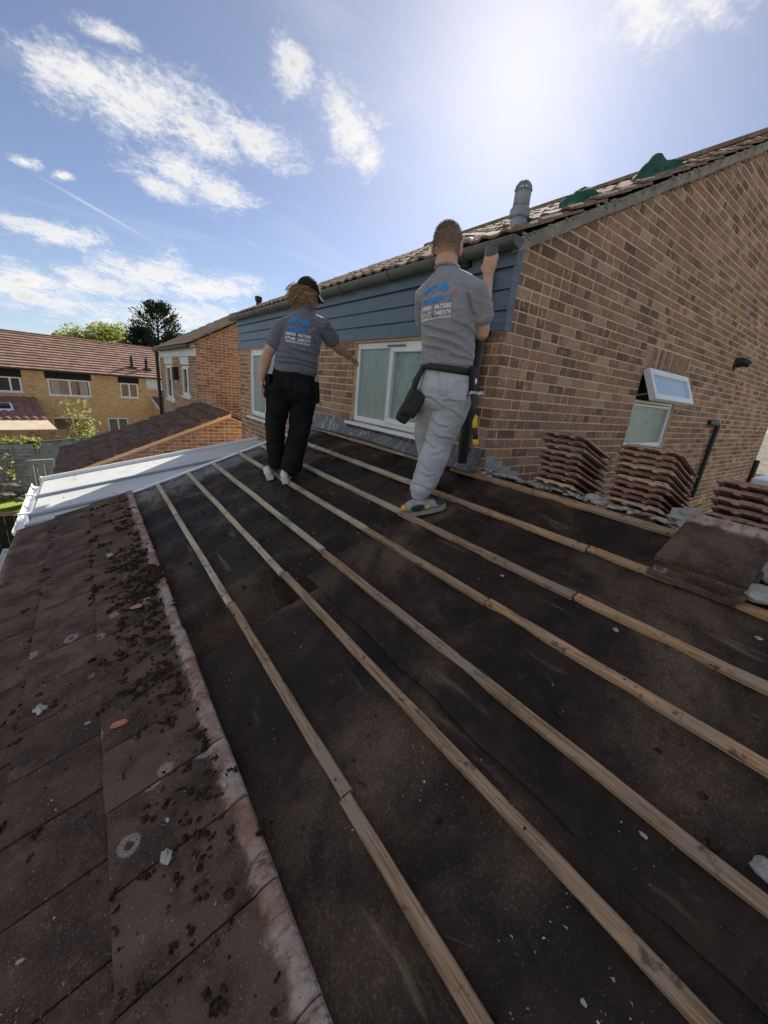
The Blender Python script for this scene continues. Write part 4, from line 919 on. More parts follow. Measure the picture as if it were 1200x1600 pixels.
for lab, px, py, r in (('flat tan stone on the left tiles near the edge of the picture', 62, 1110, .022), ('small pale stone beside the ring of lichen', 260, 1339, .016), ('tan stone among the moss near the top of the tiles', 172, 868, .02), ('pale pebble on the strip of clean tile heads', 351, 1226, .008), ('small white pebble below the clean tile heads', 262, 1222 + 60, .006)):
    p = at_roof(px, py, .038); lumpy('stone', lab, 'stone', (p.x, p.y, p.z + r * .35), (r, r * 1.35, r * .6), 'mortar_old', px, .8, 2, group=G2, fs=2.4)
G3 = 'mortar chips on the felt'
for lab, px, py, r in (('white mortar chip on the felt near the right-hand lower batten', 1006, 1306, .010), ('white chip on the felt below the face-up tile pile', 962, 985, .012), ('white chip between the upper battens', 745, 925 + 60, .010), ('pale chip on the felt by the middle batten', 785, 900, .010), ('white chip on the felt in the upper right', 1185, 998, .012), ('pale chip near the bottom edge of the felt', 912, 1567, .008)):
    p = at_roof(px, py, -.03); lumpy('mortar_chip', lab, 'mortar chip', (p.x, p.y, p.z + r * .2), (r * .7, r * .95, r * .45), 'mortar_old', px, .8, 2, group=G3, fs=2.2)
p = at_roof(1187, 1352, -.02); lumpy('stone', 'grey stone tucked under the batten at the right edge', 'stone', (p.x, p.y - .02, p.z), (.03, .04, .018), 'cement', 77, .4, 2)
# a twig
p = at_roof(718, 1475, -.025); m = MB(); m.tube([p + Vector((-.02, .03, .003)), p + Vector((0, 0, .008)), p + Vector((.025, -.028, .004))], .0016, 5); m.build('twig', M['bark'], label='thin dark twig lying by the lowest batten', cat='twig')

# ------------------------------------------------------------------ white lean-to roof beyond the verge
cons = thing('lean_to', 'white panelled lean-to roof with pale bars beyond the stripped roof', 'lean-to', (0.9, 6.0, -4.9))
CX0, CX1, CZ0, CSL = -0.62, 2.40, -1.64, 0.186
def cz(x): return CZ0 + CSL * (x - CX0)
BY = [4.99, 5.33, 6.10, 7.0]
for i in range(3):
    y0, y1 = BY[i] + .03, BY[i + 1] - .03
    m = MB(); m.prism([(CX0, y0, cz(CX0)), (CX1, y0, cz(CX1)), (CX1, y0, cz(CX1) - .025), (CX0, y0, cz(CX0) - .025)], (0, y1 - y0, 0)); m.build('roof_panel', M['poly'], cons)
for i, y in enumerate(BY):
    m = MB(); h = .03 if i < 3 else .05
    m.prism([(CX0 - .02, y - .028, cz(CX0 - .02) - .02), (CX0 - .02, y - .028, cz(CX0 - .02) + h * .6), (CX0 - .02, y - .014, cz(CX0 - .02) + h), (CX0 - .02, y + .014, cz(CX0 - .02) + h), (CX0 - .02, y + .028, cz(CX0 - .02) + h * .6), (CX0 - .02, y + .028, cz(CX0 - .02) - .02)], (CX1 - CX0, 0, CSL * (CX1 - CX0)))
    m.build('glazing_bar', M['alu'] if i < 3 else M['upvc'], cons)
    m = MB(); m.box((CX0 - .03, y - .032, cz(CX0) - .035), (CX0 - .021, y + .032, cz(CX0) + h + .004)); m.build('bar_end_cap', M['upvc'], cons)
m = MB(); cx, czz = CX0 - .085, CZ0 - .05
ang = [math.pi + math.pi * i / 10 for i in range(11)]
pts = [(cx + .055 * math.cos(a), czz + .06 * math.sin(a)) for a in ang] + [(cx + .05 * math.cos(a), czz + .055 * math.sin(a)) for a in ang[::-1]]
m.prism([(q[0], 5.02, q[1]) for q in pts], (0, 2.05, 0)); gtr = m.build('gutter', M['upvc'], cons)
for y in (5.6, 6.4):
    m = MB(); m.box((cx - .065, y, czz - .01), (cx + .06, y + .03, czz + .012)); m.build('gutter_clip', M['upvc'], gtr)
m = MB(); m.box((CX0 - .02, 5.0, -4.95), (CX0 + .06, 7.02, CZ0 - .03)); m.build('side_frame', M['upvc'], cons)
m = MB(); m.prism([(CX0 + .061, 6.95, -5.0), (CX1, 6.95, -5.0), (CX1, 6.95, cz(CX1) - .03), (CX0 + .061, 6.95, cz(CX0) - .03)], (0, .06, 0)); m.build('end_frame', M['upvc'], cons)
m = MB()
for i in range(26): x, y = random.uniform(-.4, 1.6), random.uniform(5.3, 6.9); m.lump((x, y, cz(x) + .004), (random.uniform(.004, .012), random.uniform(.004, .012), .004), 1, .5, i)
m.build('moss_crumbs', M['moss'], cons, kind='stuff')

# ------------------------------------------------------------------ next house along, its extension
nb = thing('neighbour_house', 'next brick house along with white boards above two narrow windows', 'house', (6.5, 15.3, -5.3))
NX, NY0, NY1, NE = 2.47, 12.1, 18.5, 0.60
NW = [(12.72, 13.62, -0.80, 0.36), (15.3, 17.0, -1.02, 0.36)]
NW = [(13.05, 14.3, -0.80, 0.12), (15.75, 17.45, -1.10, 0.12)]
f = MB(); wall_cells(f, NY0 + .006, NY1, -5.4, NE, NW, (NX, 0, 0), (0, 1, 0), (-1, 0, 0)); f.build('front_wall', M['mortar'], nb)
brick_wall(nb, brick_list(NY0, NY1, -2.6, 0.36, NW), (NX, 0, 0), (0, 1, 0), (-1, 0, 0), PAL, 41)
for wv in NW:
    window(nb, (NX, 0, 0), (0, 1, 0), (-1, 0, 0), *wv, [.35, .65], M['glass'], w=.07, dep=-.03, sashes=(1,))
    for k in range(3):
        m = MB(); m.box((NX - .022, wv[0] - .02, .135 + k * .073), (NX - .003, wv[1] + .02, .135 + k * .073 + .069)); m.build('white_board', M['clad_white'], nb)
for (a, b_) in ((12.1, 15.0), (15.06, 18.5)):
    m = MB(); m.box((NX - .05, a - .02, .365), (NX - .003, b_, .56)); m.build('fascia_board', M['clad_white'], nb)
gp = MB(); gp.prism([(NX + .006, NY0, -5.4), (8.0, NY0, -5.4), (8.0, NY0, NE + .56 * (5.2 - NX)), (6.2, NY0, NE + .10 + .56 * (6.2 - NX)), (NX + .006, NY0, NE + .10)], (0, .2, 0)); gp.build('gable_wall', M['mortar'], nb)
brick_wall(nb, brick_list(NX, 6.2, -2.6, 3.0, [], [(-.56, 1, NE + .09 - .56 * NX)]), (0, NY0, 0), (1, 0, 0), (0, -1, 0), PAL_RED, 42, 0, 'gable_brickwork')
PT2 = prof_tile(0.325, 0.42, 0.02, M['roof_brown']); rnd = random.Random(9); NP = math.atan(.56)
for r in range(11):
    for c_ in range(20):
        x = NX - .25 + r * .335 * math.cos(NP); z = NE + .05 + r * .335 * math.sin(NP); y = NY0 - .08 + c_ * .33
        link('roof_tile', PT2, nb, M=Matrix.Translation((x, y, z)) @ Matrix.Rotation(-NP + .06 + rnd.uniform(-.01, .01), 4, 'Y'))
m = MB(); m.prism([(NX - .2, NY0 + .01, NE + .03), (6.2, NY0 + .01, NE + .03 + .56 * (6.2 - NX + .2)), (6.2, NY0 + .01, NE + .56 * (6.2 - NX + .2)), (NX - .2, NY0 + .01, NE)], (0, NY1 - NY0, 0)); m.build('roof_deck', M['roof_dark'], nb)
m = MB(); m.prism([(NX - .2, NY0 - .04, NE + .02), (6.2, NY0 - .04, NE + .02 + .56 * (6.2 - NX + .2)), (6.2, NY0 - .04, NE - .06 + .56 * (6.2 - NX + .2)), (NX - .2, NY0 - .04, NE - .06)], (0, .045, 0)); m.build('verge_board', M['wood_brown'], nb)
m = MB(); m.tube([(NX - .12, 18.45, NE - .02), (NX - .12, 18.45, -2.6)], .06, 10); m.build('downpipe', M['black'], nb)
m = MB(); m.tube([(NX - .2, NY0 - .05, NE + .0), (NX - .2, 18.6, NE + .0)], .05, 8); m.build('gutter', M['black'], nb)
c0 = at_y(329, 528, 12.25); c1 = at_y(329, 505, 12.25); m = MB(); m.tube([c0 + Vector((0, 0, -.15)), c0 + (c1 - c0) * .5], .055, 12); m.tube([c0 + (c1 - c0) * .45, c0 + (c1 - c0) * .55, c1], [.062, .062, .05], 12); m.build('vent_pipe', M['pipe_grey'], nb)
# boiler flue / lamp box between the windows
m = MB(); m.box((NX - .16, 14.75, -.35), (NX - .004, 15.05, .05)); m.build('wall_box', M['black'], nb)
ne = thing('neighbour_extension', 'low brick extension with dark tiled roof beside the next house', 'extension', (1.0, 10.5, -5.3))
VX0, VX1, VZ1, VSL = -0.64, 2.50, -0.815, 0.40; VY0, VY1 = 9.05, 12.05
def nz(x): return VZ1 + VSL * (x - VX1)
gp = MB(); gp.prism([(-.40, VY0 + .06, -5.4), (5.3, VY0 + .06, -5.4), (5.3, VY0 + .06, VZ1 - VSL * 2.8 - .1), (VX1, VY0 + .06, VZ1 - .1), (-.40, VY0 + .06, nz(-.4) - .1)], (0, .2, 0)); gp.build('end_wall', M['mortar'], ne)
brick_wall(ne, brick_list(-.42, 5.3, -3.2, -.6, [], [(-VSL, 1, VZ1 - .12 - VSL * VX1), (VSL, 1, VZ1 - .12 + VSL * VX1)]), (0, VY0 + .06, 0), (1, 0, 0), (0, -1, 0), PAL_RED, 43)
m = MB(); m.box((-.62, VY0 + .27, -5.4), (-.402, VY1, nz(-.5) - .1)); m.build('eaves_wall', M['mortar'], ne)
m = MB(); m.prism([(VX0, VY0 + .02, nz(VX0) - .10), (VX1, VY0 + .02, nz(VX1) - .10), (VX1, VY0 + .02, nz(VX1) - .03), (VX0, VY0 + .02, nz(VX0) - .03)], (0, VY1 - VY0, 0)); m.build('deck', M['roof_dark'], ne)
NT = tile_mesh('roof_tile', M['tile'], 0.30, 0.40, seed=3, head=False); vp_ = math.atan(VSL)
for r in range(10):
    x = VX0 - .02 + r * .318
    for c_ in range(10):
        wsc = 1.0; y = VY0 + c_ * .30 - (.15 if r % 2 else 0)
        if y < VY0: y = VY0; wsc = .5
        link('roof_tile', NT, ne, M=Matrix.Translation((x + rnd.uniform(-.006, .006), y, nz(x) - .004)) @ Matrix.Rotation(-vp_ + .115 + rnd.uniform(-.004, .004), 4, 'Y') @ Matrix.Diagonal((.9 if r == 9 else 1, .985 * wsc, 2.3, 1)))
m = MB(); m.prism([(VX0, VY0 - .01, nz(VX0) - .085), (VX1, VY0 - .01, nz(VX1) - .085), (VX1, VY0 - .01, nz(VX1) - .02), (VX0, VY0 - .01, nz(VX0) - .02)], (0, .06, 0)); m.build('verge_mortar', M['mortar'], ne)
m = MB(); m.prism([(VX1, VY0, VZ1 + .0), (5.3, VY0, VZ1 - VSL * 2.8), (5.3, VY0, VZ1 - VSL * 2.8 - .06), (VX1, VY0, VZ1 - .06)], (0, 3.0, 0)); m.build('far_slope', M['roof_dark'], ne)
m = MB()
for i in range(18): m.lump((VX1 + rnd.uniform(-.1, .25), rnd.uniform(11.4, 12.0), VZ1 + rnd.uniform(-.08, .03)), (.06, .07, .03), 1, .5, i)
m.build('ridge_mortar', M['cement'], ne, kind='stuff')
# ------------------------------------------------------------------ terrace across the gardens
TD = Vector((0.979, 0.204, 0)).normalized(); TN = Vector((TD.y, -TD.x, 0))
T0 = ray(74, 600); T0 = T0 * (36.0 / math.hypot(T0.x, T0.y)); T0.z = 0
def on_row(px, py, back=0.0):
    d = ray(px, py); k = (T0 - TN * back).dot(TN) / d.dot(TN); P = d * k; return (P - T0).dot(TD), P.z
RZ = Matrix(((TD.x, -TN.x, 0, T0.x), (TD.y, -TN.y, 0, T0.y), (0, 0, 1, 0), (0, 0, 0, 1)))    # local u along the row, v into the house, z up
def rowobj(mb, name, mt, parent, **k):
    mb.v = [tuple(RZ @ Vector(v)) for v in mb.v]; return mb.build(name, mt, parent, **k)
EAVE = sum(on_row(x, y)[1] for x, y in ((30, 575), (120, 583), (230, 591))) / 3
RIDGE = EAVE + 2.35
uB, uC = 0.0, on_row(212, 600)[0]
def terrace(u0, u1, label, wins, boards, brick_hi, seed, extra=None):
    base = RZ @ Vector(((u0 + u1) / 2, 3, 0)); t = thing('terraced_house', label, 'house', (base.x, base.y, -5.9), 'terrace across the gardens')
    m = MB(); holes = [w_ for w_ in wins]
    wall_cells(m, u0 + .004, u1 - .004, -6.2, EAVE - .02, holes, (0, 0, 0), (1, 0, 0), (0, -1, 0), .25); rowobj(m, 'front_wall', M['row_brick'], t)
    m = MB(); m.box((u0 + .01, 7.5, -6.2), (u1 - .01, 7.7, EAVE)); rowobj(m, 'rear_wall', M['row_brick'], t)
    for (a, b, c, d) in boards:
        m = MB()
        n = max(1, round((d - c) / .16))
        m.box((a, -.03, c), (b, -.002, d)); rowobj(m, 'dark_boarding', M['wood_dark'], t)
    # roof courses
    rnd = random.Random(seed); m = MB(); nrow = 14; dep = 3.9
    for r in range(nrow):
        v0, v1 = -.35 + (dep + .35) * r / nrow, -.35 + (dep + .35) * (r + 1) / nrow
        z0 = EAVE + .02 + (RIDGE - EAVE) * r / nrow; z1 = EAVE + .02 + (RIDGE - EAVE) * (r + 1) / nrow
        u = u0 - (.165 if r % 2 else 0)
        while u < u1:
            a, b = max(u, u0), min(u + .33, u1); u += .33
            if b - a < .02: continue
            lift = rnd.uniform(0, .012); col = jit(rnd.choice([(0.27, 0.165, 0.13), (0.31, 0.195, 0.15), (0.235, 0.145, 0.115), (0.29, 0.175, 0.135)]), rnd, .12)
            P = [(a + .004, v0, z0 + .075 + lift), (b - .004, v0, z0 + .075 + lift), (b - .004, v1 + .02, z1 + .012), (a + .004, v1 + .02, z1 + .012), (a + .004, v0, z0), (b - .004, v0, z0)]
            m.add(P, [(0, 1, 2, 3), (4, 5, 1, 0)], col)
    rowobj(m, 'roof', M['row_roof'], t, kind='stuff')
    m = MB(); m.prism([(u0 + .002, -.3, EAVE), (u0 + .002, dep, RIDGE), (u0 + .002, 7.9, EAVE), ], (u1 - u0 - .004, 0, 0)); rowobj(m, 'roof_structure', M['roof_dark'], t)
    u = u0
    while u < u1 - .1:
        m = MB(); e = min(u + .45, u1) - .01; a_ = [math.pi * k / 6 for k in range(7)]
        m.prism([(u, dep + .14 * math.cos(a), RIDGE + .01 + .09 * math.sin(a)) for a in a_], (e - u, 0, 0), (0.27, 0.155, 0.125)); rowobj(m, 'ridge_tile', M['row_roof'], t); u += .45
    m = MB(); m.tube([(u0, -.40, EAVE + .0), (u1, -.40, EAVE + .0)], .055, 8); rowobj(m, 'gutter', M['black'], t)
    for i, (a, b, c, d) in enumerate(wins):
        win = MB(); frame_bars(win, (0, 0, 0), (1, 0, 0), (0, -1, 0), a, b, c, d, .085, -.1, -.02); wo = rowobj(win, 'window', M['upvc'], t)
        if b - a > 1.0:
            mid = a + (b - a) * (.5 if i != 0 or u0 > -3 else .55); mm = MB(); mm.box((mid - .05, .021, c + .085), (mid + .05, .09, d - .085)); rowobj(mm, 'mullion', M['upvc'], wo)
            pn = ((a + .08, mid - .05), (mid + .05, b - .08))
        else: pn = ((a + .08, b - .08),)
        for (p0, p1) in pn:
            mm = MB(); mm.box((p0, .06, c + .08), (p1, .07, d - .08)); rowobj(mm, 'pane', M['glass'], wo)
        mm = MB(); mm.box((a - .05, -.05, c - .05), (b + .05, .019, c)); rowobj(mm, 'sill', M['upvc'], wo)
    return t
def rect(x0, y0, x1, y1): a = on_row(x0, y0); b = on_row(x1, y1); return (a[0], b[0], b[1], a[1])
wA = [rect(-8, 587, 36, 613)]
boards_top = EAVE - .03
wB1 = rect(73, 591, 143, 620); wB2 = rect(187, 598, 217, 622)
wB3 = rect(81, 652, 149, 684); wB4 = rect(168, 653, 204, 690)
top = lambda w_: (w_[0] - .1, w_[1] + .1, w_[3] + .0, boards_top)
ta = terrace(-14.0, uB, 'terraced house at the left edge with a dark tiled lean-to in front', wA, [(wA[0][0] - .1, wA[0][1] + .05, wA[0][3], boards_top)], 0, 1)
tb = terrace(uB, on_row(228, 600)[0], 'middle terraced house of golden brick with a wide curtained upper window', [wB1, wB2, wB3, wB4], [top(wB1), top(wB2)], 0, 2)
uD = on_row(228, 600)[0]
wC = rect(246, 608, 262, 626)
tcx = terrace(uD, uD + 9.0, 'terraced house at the right end with a white board below its eaves', [wC], [], 0, 3)
m = MB(); m.box((uD + .02, -.04, wC[3]), (uD + 3.2, -.003, boards_top)); rowobj(m, 'white_boarding', M['clad_white'], tcx)
# curtains in the wide window
for (a, b) in ((wB1[0] + .15, wB1[0] + .6), (wB1[1] - .62, wB1[1] - .15)):
    m = MB(); n = 12; vs = []
    for i in range(n + 1):
        x = a + (b - a) * i / n; d = .05 + .012 * math.sin(i * 2.1); vs += [(x, d, wB1[2] + .1), (x, d, wB1[3] - .1)]
    m.add(vs, [(2 * i, 2 * i + 2, 2 * i + 3, 2 * i + 1) for i in range(n)]); rowobj(m, 'curtain', M['curtain'], tb)
# vents on the roof
for lab, px, pyb, pyt in (('left of two dark vent pipes on the terrace roof', 206, 573, 558), ('right of two dark vent pipes on the terrace roof', 229, 576, 561)):
    def on_roofrow(px, py):
        d = RZ.inverted() @ ray(px, py); o_ = RZ.inverted() @ Vector((0, 0, 0)); d = d - o_
        s = (RIDGE - EAVE) / 4.25; k = (EAVE + .06 + s * (.35 + o_.y) - o_.z) / (d.z - s * d.y); return o_ + d * k
    b = on_roofrow(px, pyb); hgt = (pyb - pyt) * 36.0 / 640
    t = thing('vent_pipe', lab, 'vent pipe', tuple(RZ @ b), 'vent pipes on the terrace roof')
    m = MB(); m.tube([b + Vector((0, 0, -.1)), b + Vector((0, 0, hgt * .55))], .10, 8); rowobj(m, 'pipe', M['black'], t)
    m = MB(); m.tube([b + Vector((0, 0, hgt * .5)), b + Vector((0, 0, hgt * .6)), b + Vector((0, 0, hgt))], [.13, .11, .06], 8); rowobj(m, 'cap', M['black'], t)
    m = MB(); m.box(b + Vector((-.25, -.3, -.15)), b + Vector((.25, -.0, -.02))); rowobj(m, 'slate', M['black'], t)
# lean-to in front of the left house: pantiles, rooflight, canopy
lt = thing('garden_room', 'garden room with dark ridged tiles, a rooflight and a beige front canopy', 'garden room', tuple(RZ @ Vector((-5, -3, -5.8))))
a0 = on_row(56, 622); lu1 = a0[0]; lz1 = a0[1]; depL = 2.6; e0 = on_row(74, 655, -depL); lz0 = e0[1]; lu1b = e0[0]
m = MB(); n = 64; vs = []; U0 = -12.0
for j in range(9):
    t_ = j / 8; v = -.02 - depL * t_; zz = lz1 + (lz0 - lz1) * t_; ue = lu1 + (lu1b - lu1) * t_
    for i in range(n * 3 + 1):
        u = U0 + (ue - U0) * i / (n * 3); vs.append((u, v, zz + .10 * abs(math.sin(math.pi * (u - U0) / .42)) + (.05 if j % 2 else 0)))
q = n * 3 + 1; m.add(vs, [(j * q + i, j * q + i + 1, (j + 1) * q + i + 1, (j + 1) * q + i) for j in range(8) for i in range(n * 3)]); rowobj(m, 'tiled_roof', M['pantile'], lt)
c0 = on_row(90, 671, -depL - 1.3)
m = MB(); m.prism([(U0, -depL - .02, lz0 - .03), (lu1b, -depL - .02, lz0 - .03), (c0[0], -depL - 1.3, c0[1]), (U0, -depL - 1.3, c0[1])], (0, 0, -.08)); rowobj(m, 'canopy', M['beige'], lt)
m = MB(); m.box((U0, -depL - 1.33, c0[1] - .2), (c0[0] + .03, -depL - 1.3, c0[1] + .01)); rowobj(m, 'canopy_edge', M['wood_dark'], lt)
for px in (5, 45, 86):
    u = on_row(px, 676, -depL - 1.2)[0]; m = MB(); m.box((u - .06, -depL - 1.2, -6.2), (u + .06, -depL - 1.08, c0[1] - .09)); rowobj(m, 'post', M['beige'], lt)
m = MB(); m.box((U0, -.9, -6.2), (lu1 - .1, -.7, lz1 - .95)); rowobj(m, 'wall', M['row_brick'], lt)
s0 = on_row(2, 634, -1.2); s1 = on_row(22, 643, -1.7)
m = MB(); sl_ = (lz0 - lz1) / depL; m.prism([(s0[0] - 1.0, -1.0, lz1 - .0 + sl_ * 1.0 + .16), (s1[0], -1.0, lz1 + sl_ * 1.0 + .16), (s1[0], -1.8, lz1 + sl_ * 1.8 + .16), (s0[0] - 1.0, -1.8, lz1 + sl_ * 1.8 + .16)], (0, 0, -.12)); rl = rowobj(m, 'rooflight', M['upvc'], lt)
m = MB(); m.prism([(s0[0] - .9, -1.08, lz1 + sl_ * 1.08 + .175), (s1[0] - .1, -1.08, lz1 + sl_ * 1.08 + .175), (s1[0] - .1, -1.72, lz1 + sl_ * 1.72 + .175), (s0[0] - .9, -1.72, lz1 + sl_ * 1.72 + .175)], (0, 0, -.01)); rowobj(m, 'rooflight_pane', M['glass'], rl)
# small porch roof by the next house
pz = on_row(238, 640); m = MB(); m.prism([(pz[0], -.02, pz[1] + 1.0), (pz[0] + 3, -.02, pz[1] + 1.0), (pz[0] + 3, -2.2, pz[1]), (pz[0], -2.2, pz[1])], (0, 0, -.12)); rowobj(m, 'porch_roof', M['roof_dark'], tcx)
m = MB(); m.prism([(pz[0] - .03, -.02, pz[1] + 1.02), (pz[0] - .03, -2.2, pz[1] + .02), (pz[0] - .03, -2.2, pz[1] - .18), (pz[0] - .03, -.02, pz[1] + .82)], (.028, 0, 0)); rowobj(m, 'porch_barge_board', M['upvc'], tcx)
m = MB(); m.prism([(pz[0] + .0, -.02, pz[1] + .8), (pz[0] + .0, -2.1, pz[1] - .15), (pz[0], -2.1, -6), (pz[0], -.02, -6)], (.1, 0, 0)); rowobj(m, 'porch_wall', M['row_brick'], tcx)

# ------------------------------------------------------------------ fences, garden
def fence_boards(label, A, B, zt, zb, bw, mt, name='fence', group='garden fences', cap=None, lap=False):
    A, B = Vector(A), Vector(B); L = (B - A).length; d = (B - A).normalized(); nrm = Vector((d.y, -d.x, 0))
    t = thing(name, label, 'fence', tuple((A + B) / 2 + Vector((0, 0, zb))), group); rnd = random.Random(int(L * 100)); cache = {}
    def q(u, v, z): return A + d * u + nrm * v + Vector((0, 0, z))
    def bx(u0, u1, v0, v1, z0, z1): return MB().prism([q(u0, v0, z0), q(u1, v0, z0), q(u1, v1, z0), q(u0, v1, z0)], (0, 0, z1 - z0))
    if not lap:
        u = 0
        while u < L - .02:
            e = min(u + bw, L); bx(u + .004, e - .004, rnd.uniform(0, .01), .022 + rnd.uniform(0, .01), zb, zt + rnd.uniform(-.02, .02)).build('board', M[mt], t); u += bw
        for z in (zb + .3, zt - .3): bx(0, L, -.05, -.006, z, z + .08).build('rail', M[mt], t)
    else:
        P = 1.83; k = 0
        while k * P < L:
            u0, u1 = k * P + .05, min((k + 1) * P, L) - .05; k += 1; z = zb + .12
            while z < zt - .05:
                m = MB(); m.prism([q(u0, .012, z), q(u0, .075, z), q(u0, .014, z + .155), q(u0, .004, z + .155)], d * (u1 - u0)); m.build('slat', M[mt], t); z += .135
            for s in (u0, (u0 + u1) / 2 - .02, u1 - .04): bx(s, s + .05, .052, .08, zb + .1, zt).build('batten', M[mt], t)
        k = 0
        while k * P <= L + .1: bx(k * P - .05, k * P + .05, -.05, .05, zb - .1, zt + .06).build('post', M[mt], t); k += 1
    if cap: bx(-.05, L + .05, -.04, .07, zt + .03, zt + .07).build('capping', M[cap], t)
    return t
def fp(px, py, r):
    d = ray(px, py); k = r / math.hypot(d.x, d.y); return d * k
a, b = fp(-30, 669, 27.5), fp(128, 672, 28.0); fence_boards('brown upright-board fence in front of the garden room', (a.x, a.y, 0), (b.x, b.y, 0), -3.73, -5.9, .15, 'wood_brown')
a, b = fp(124, 684, 28.3), fp(235, 690, 29.5); fence_boards('short grey fence behind the dark extension roof', (a.x, a.y, 0), (b.x, b.y, 0), -4.25, -5.9, .15, 'wood_brown')
a, b = fp(-25, 700, 20.5), fp(54, 697, 20.5); fence_boards('weathered grey lap fence at the left edge', (a.x, a.y, 0), (b.x, b.y, 0), -3.42, -5.35, .15, 'wood_grey', lap=True)
a, b = fp(55, 690, 20.7), fp(150, 692, 22.0); fence_boards('taller grey lap fence with a green capping rail behind the dark extension', (a.x, a.y, 0), (b.x, b.y, 0), -3.32, -5.35, .15, 'wood_grey', lap=True, cap='tarp')
a, b = fp(-60, 803, 10.9), fp(75, 799, 10.6); fence_boards('dark shaded fence below the white lean-to gutter', (a.x, a.y, 0), (b.x, b.y, 0), -3.2, -5.2, .15, 'wood_dark', cap='wood_brown')  # the shade on this fence is put into its near-black wood colour
# grey timber frame by the fence
t = thing('timber_frame', 'grey open timber gate frame leaning by the lap fence', 'gate', tuple(fp(62, 760, 19.5))); P0 = fp(47, 724, 19.4); P1 = fp(80, 722, 19.4)
for i in range(3):
    c = P0 + (P1 - P0) * (i / 2); m = MB(); m.box((c.x - .08, c.y - .05, -5.35), (c.x + .08, c.y + .05, P0.z + .1)); m.build('upright', M['wood_grey'], t)
for z in (P0.z, P0.z - 1.05):
    m = MB(); m.prism([P0 + Vector((-.06, -.05, z - P0.z)), P1 + Vector((.06, -.05, z - P0.z)), P1 + Vector((.06, .05, z - P0.z)), P0 + Vector((-.06, .05, z - P0.z))], (0, 0, .12)); m.build('rail', M['wood_grey'], t)
m = MB(); m.prism([P0 + Vector((.05, .0, -1.9)), P0 + Vector((.85, .0, -1.9)), P0 + Vector((.85, .0, -1.0)), P0 + Vector((.05, .0, -1.0))], (0, .03, 0)); m.build('panel', M['wood_grey'], t)
for i, (px, py, r, s, lab) in enumerate(((8, 775, 18.6, .34, 'dark rock at the left edge of the rubble heap'), (22, 768, 18.9, .36, 'largest pale-topped rock in the rubble heap by the fence'), (38, 776, 18.7, .26, 'rock at the right of the rubble heap by the fence'), (15, 762, 19.3, .33, 'rock at the back of the rubble heap'), (45, 772, 18.9, .22, 'small round rock beside the timber gate frame'), (30, 781, 18.3, .16, 'small rock at the front of the rubble heap on the grass'))):
    p = fp(px, py, r); lumpy('rock', lab, 'rock', (p.x, p.y, max(p.z, zg(p.x, p.y) + s * .3)), (s * .9, s * .7, s * .5), 'rock', i + 20, .4, 3, group='rubble heap by the fence')
# lawn grass
m = MB(); rnd = random.Random(4)
for i in range(26000):
    x, y = rnd.uniform(-5.2, -1.1), rnd.uniform(13.5, 18.6); z = zg(x, y); h = rnd.uniform(.03, .09); a = rnd.uniform(0, 6.3); w_ = .007; lx, ly = rnd.uniform(-.04, .04), rnd.uniform(-.04, .04); s = rnd.random()
    m.add([(x - w_ * math.cos(a), y - w_ * math.sin(a), z), (x + w_ * math.cos(a), y + w_ * math.sin(a), z), (x + lx, y + ly, z + h)], [(0, 1, 2)], (s, s, s))
m.build('grass', M['leaf_bright'], kind='stuff', label='sunlit green lawn grass by the rubble heap', cat='grass')

# ------------------------------------------------------------------ trees and shrubs
def leaf_quads(m, pts, size, rnd, asp=1.6, shade=None):
    for p in pts:
        s = size * rnd.uniform(.6, 1.3); n = Vector((rnd.gauss(0, 1), rnd.gauss(0, 1), rnd.gauss(0, 1) + .5)).normalized(); a = n.orthogonal().normalized(); a = Matrix.Rotation(rnd.uniform(0, 6.3), 3, n) @ a; b = n.cross(a)
        v = rnd.random()
        m.add([p - a * s * asp * .5, p + b * s * .42, p + a * s * asp * .5, p - b * s * .42], [(0, 1, 2, 3)], (v, v, v))
def limb(m, a, b, r0, r1, rnd, bend=.08, seg=6, n=5):
    a, b = Vector(a), Vector(b); L = (b - a).length; pts = [a + (b - a) * (i / n) + Vector((rnd.gauss(0, 1), rnd.gauss(0, 1), rnd.gauss(0, .5))) * (bend * L * .3 if 0 < i < n else 0) for i in range(n + 1)]
    m.tube(pts, [r0 + (r1 - r0) * i / n for i in range(n + 1)], seg)
def broad_tree(label, base, H, R, lobes, nleaf, size, mt, seed, name='broadleaf_tree', trunk=.25, group=None):
    rnd = random.Random(seed); base = Vector(base); t = thing(name, label, 'tree', tuple(base), group)
    m = MB(); limb(m, base, base + Vector((0, 0, H * .55)), trunk, trunk * .55, rnd, .05); cr = MB(); pts = []
    for i in range(lobes):
        a = rnd.uniform(0, 6.3); rr = R * math.sqrt(rnd.random()) * .8; z = H * rnd.uniform(.45, .93); k = 1 - ((z / H - .6) / .5) ** 2; c = base + Vector((math.cos(a) * rr * max(.35, k), math.sin(a) * rr * max(.35, k), z))
        limb(m, base + Vector((0, 0, H * rnd.uniform(.3, .55))), c, trunk * .4, .02, rnd, .15)
        sz = R * rnd.uniform(.22, .40)
        for j in range(nleaf // lobes):
            v = Vector((rnd.gauss(0, 1), rnd.gauss(0, 1), rnd.gauss(0, 1))).normalized() * (rnd.random() ** .4); pts.append(c + Vector((v.x * sz, v.y * sz, v.z * sz * .75)))
    leaf_quads(cr, pts, size, rnd); m.build('trunk', M['bark'], t); cr.build('crown', M[mt], t); return t
def at_dist(px, py, r): return fp(px, py, r)
p = at_dist(168, 560, 62); broad_tree('pale green leafy tree behind the terrace roof', (p.x, p.y, -6), 10.4, 4.9, 60, 16000, .22, 'leaf_light', 3)
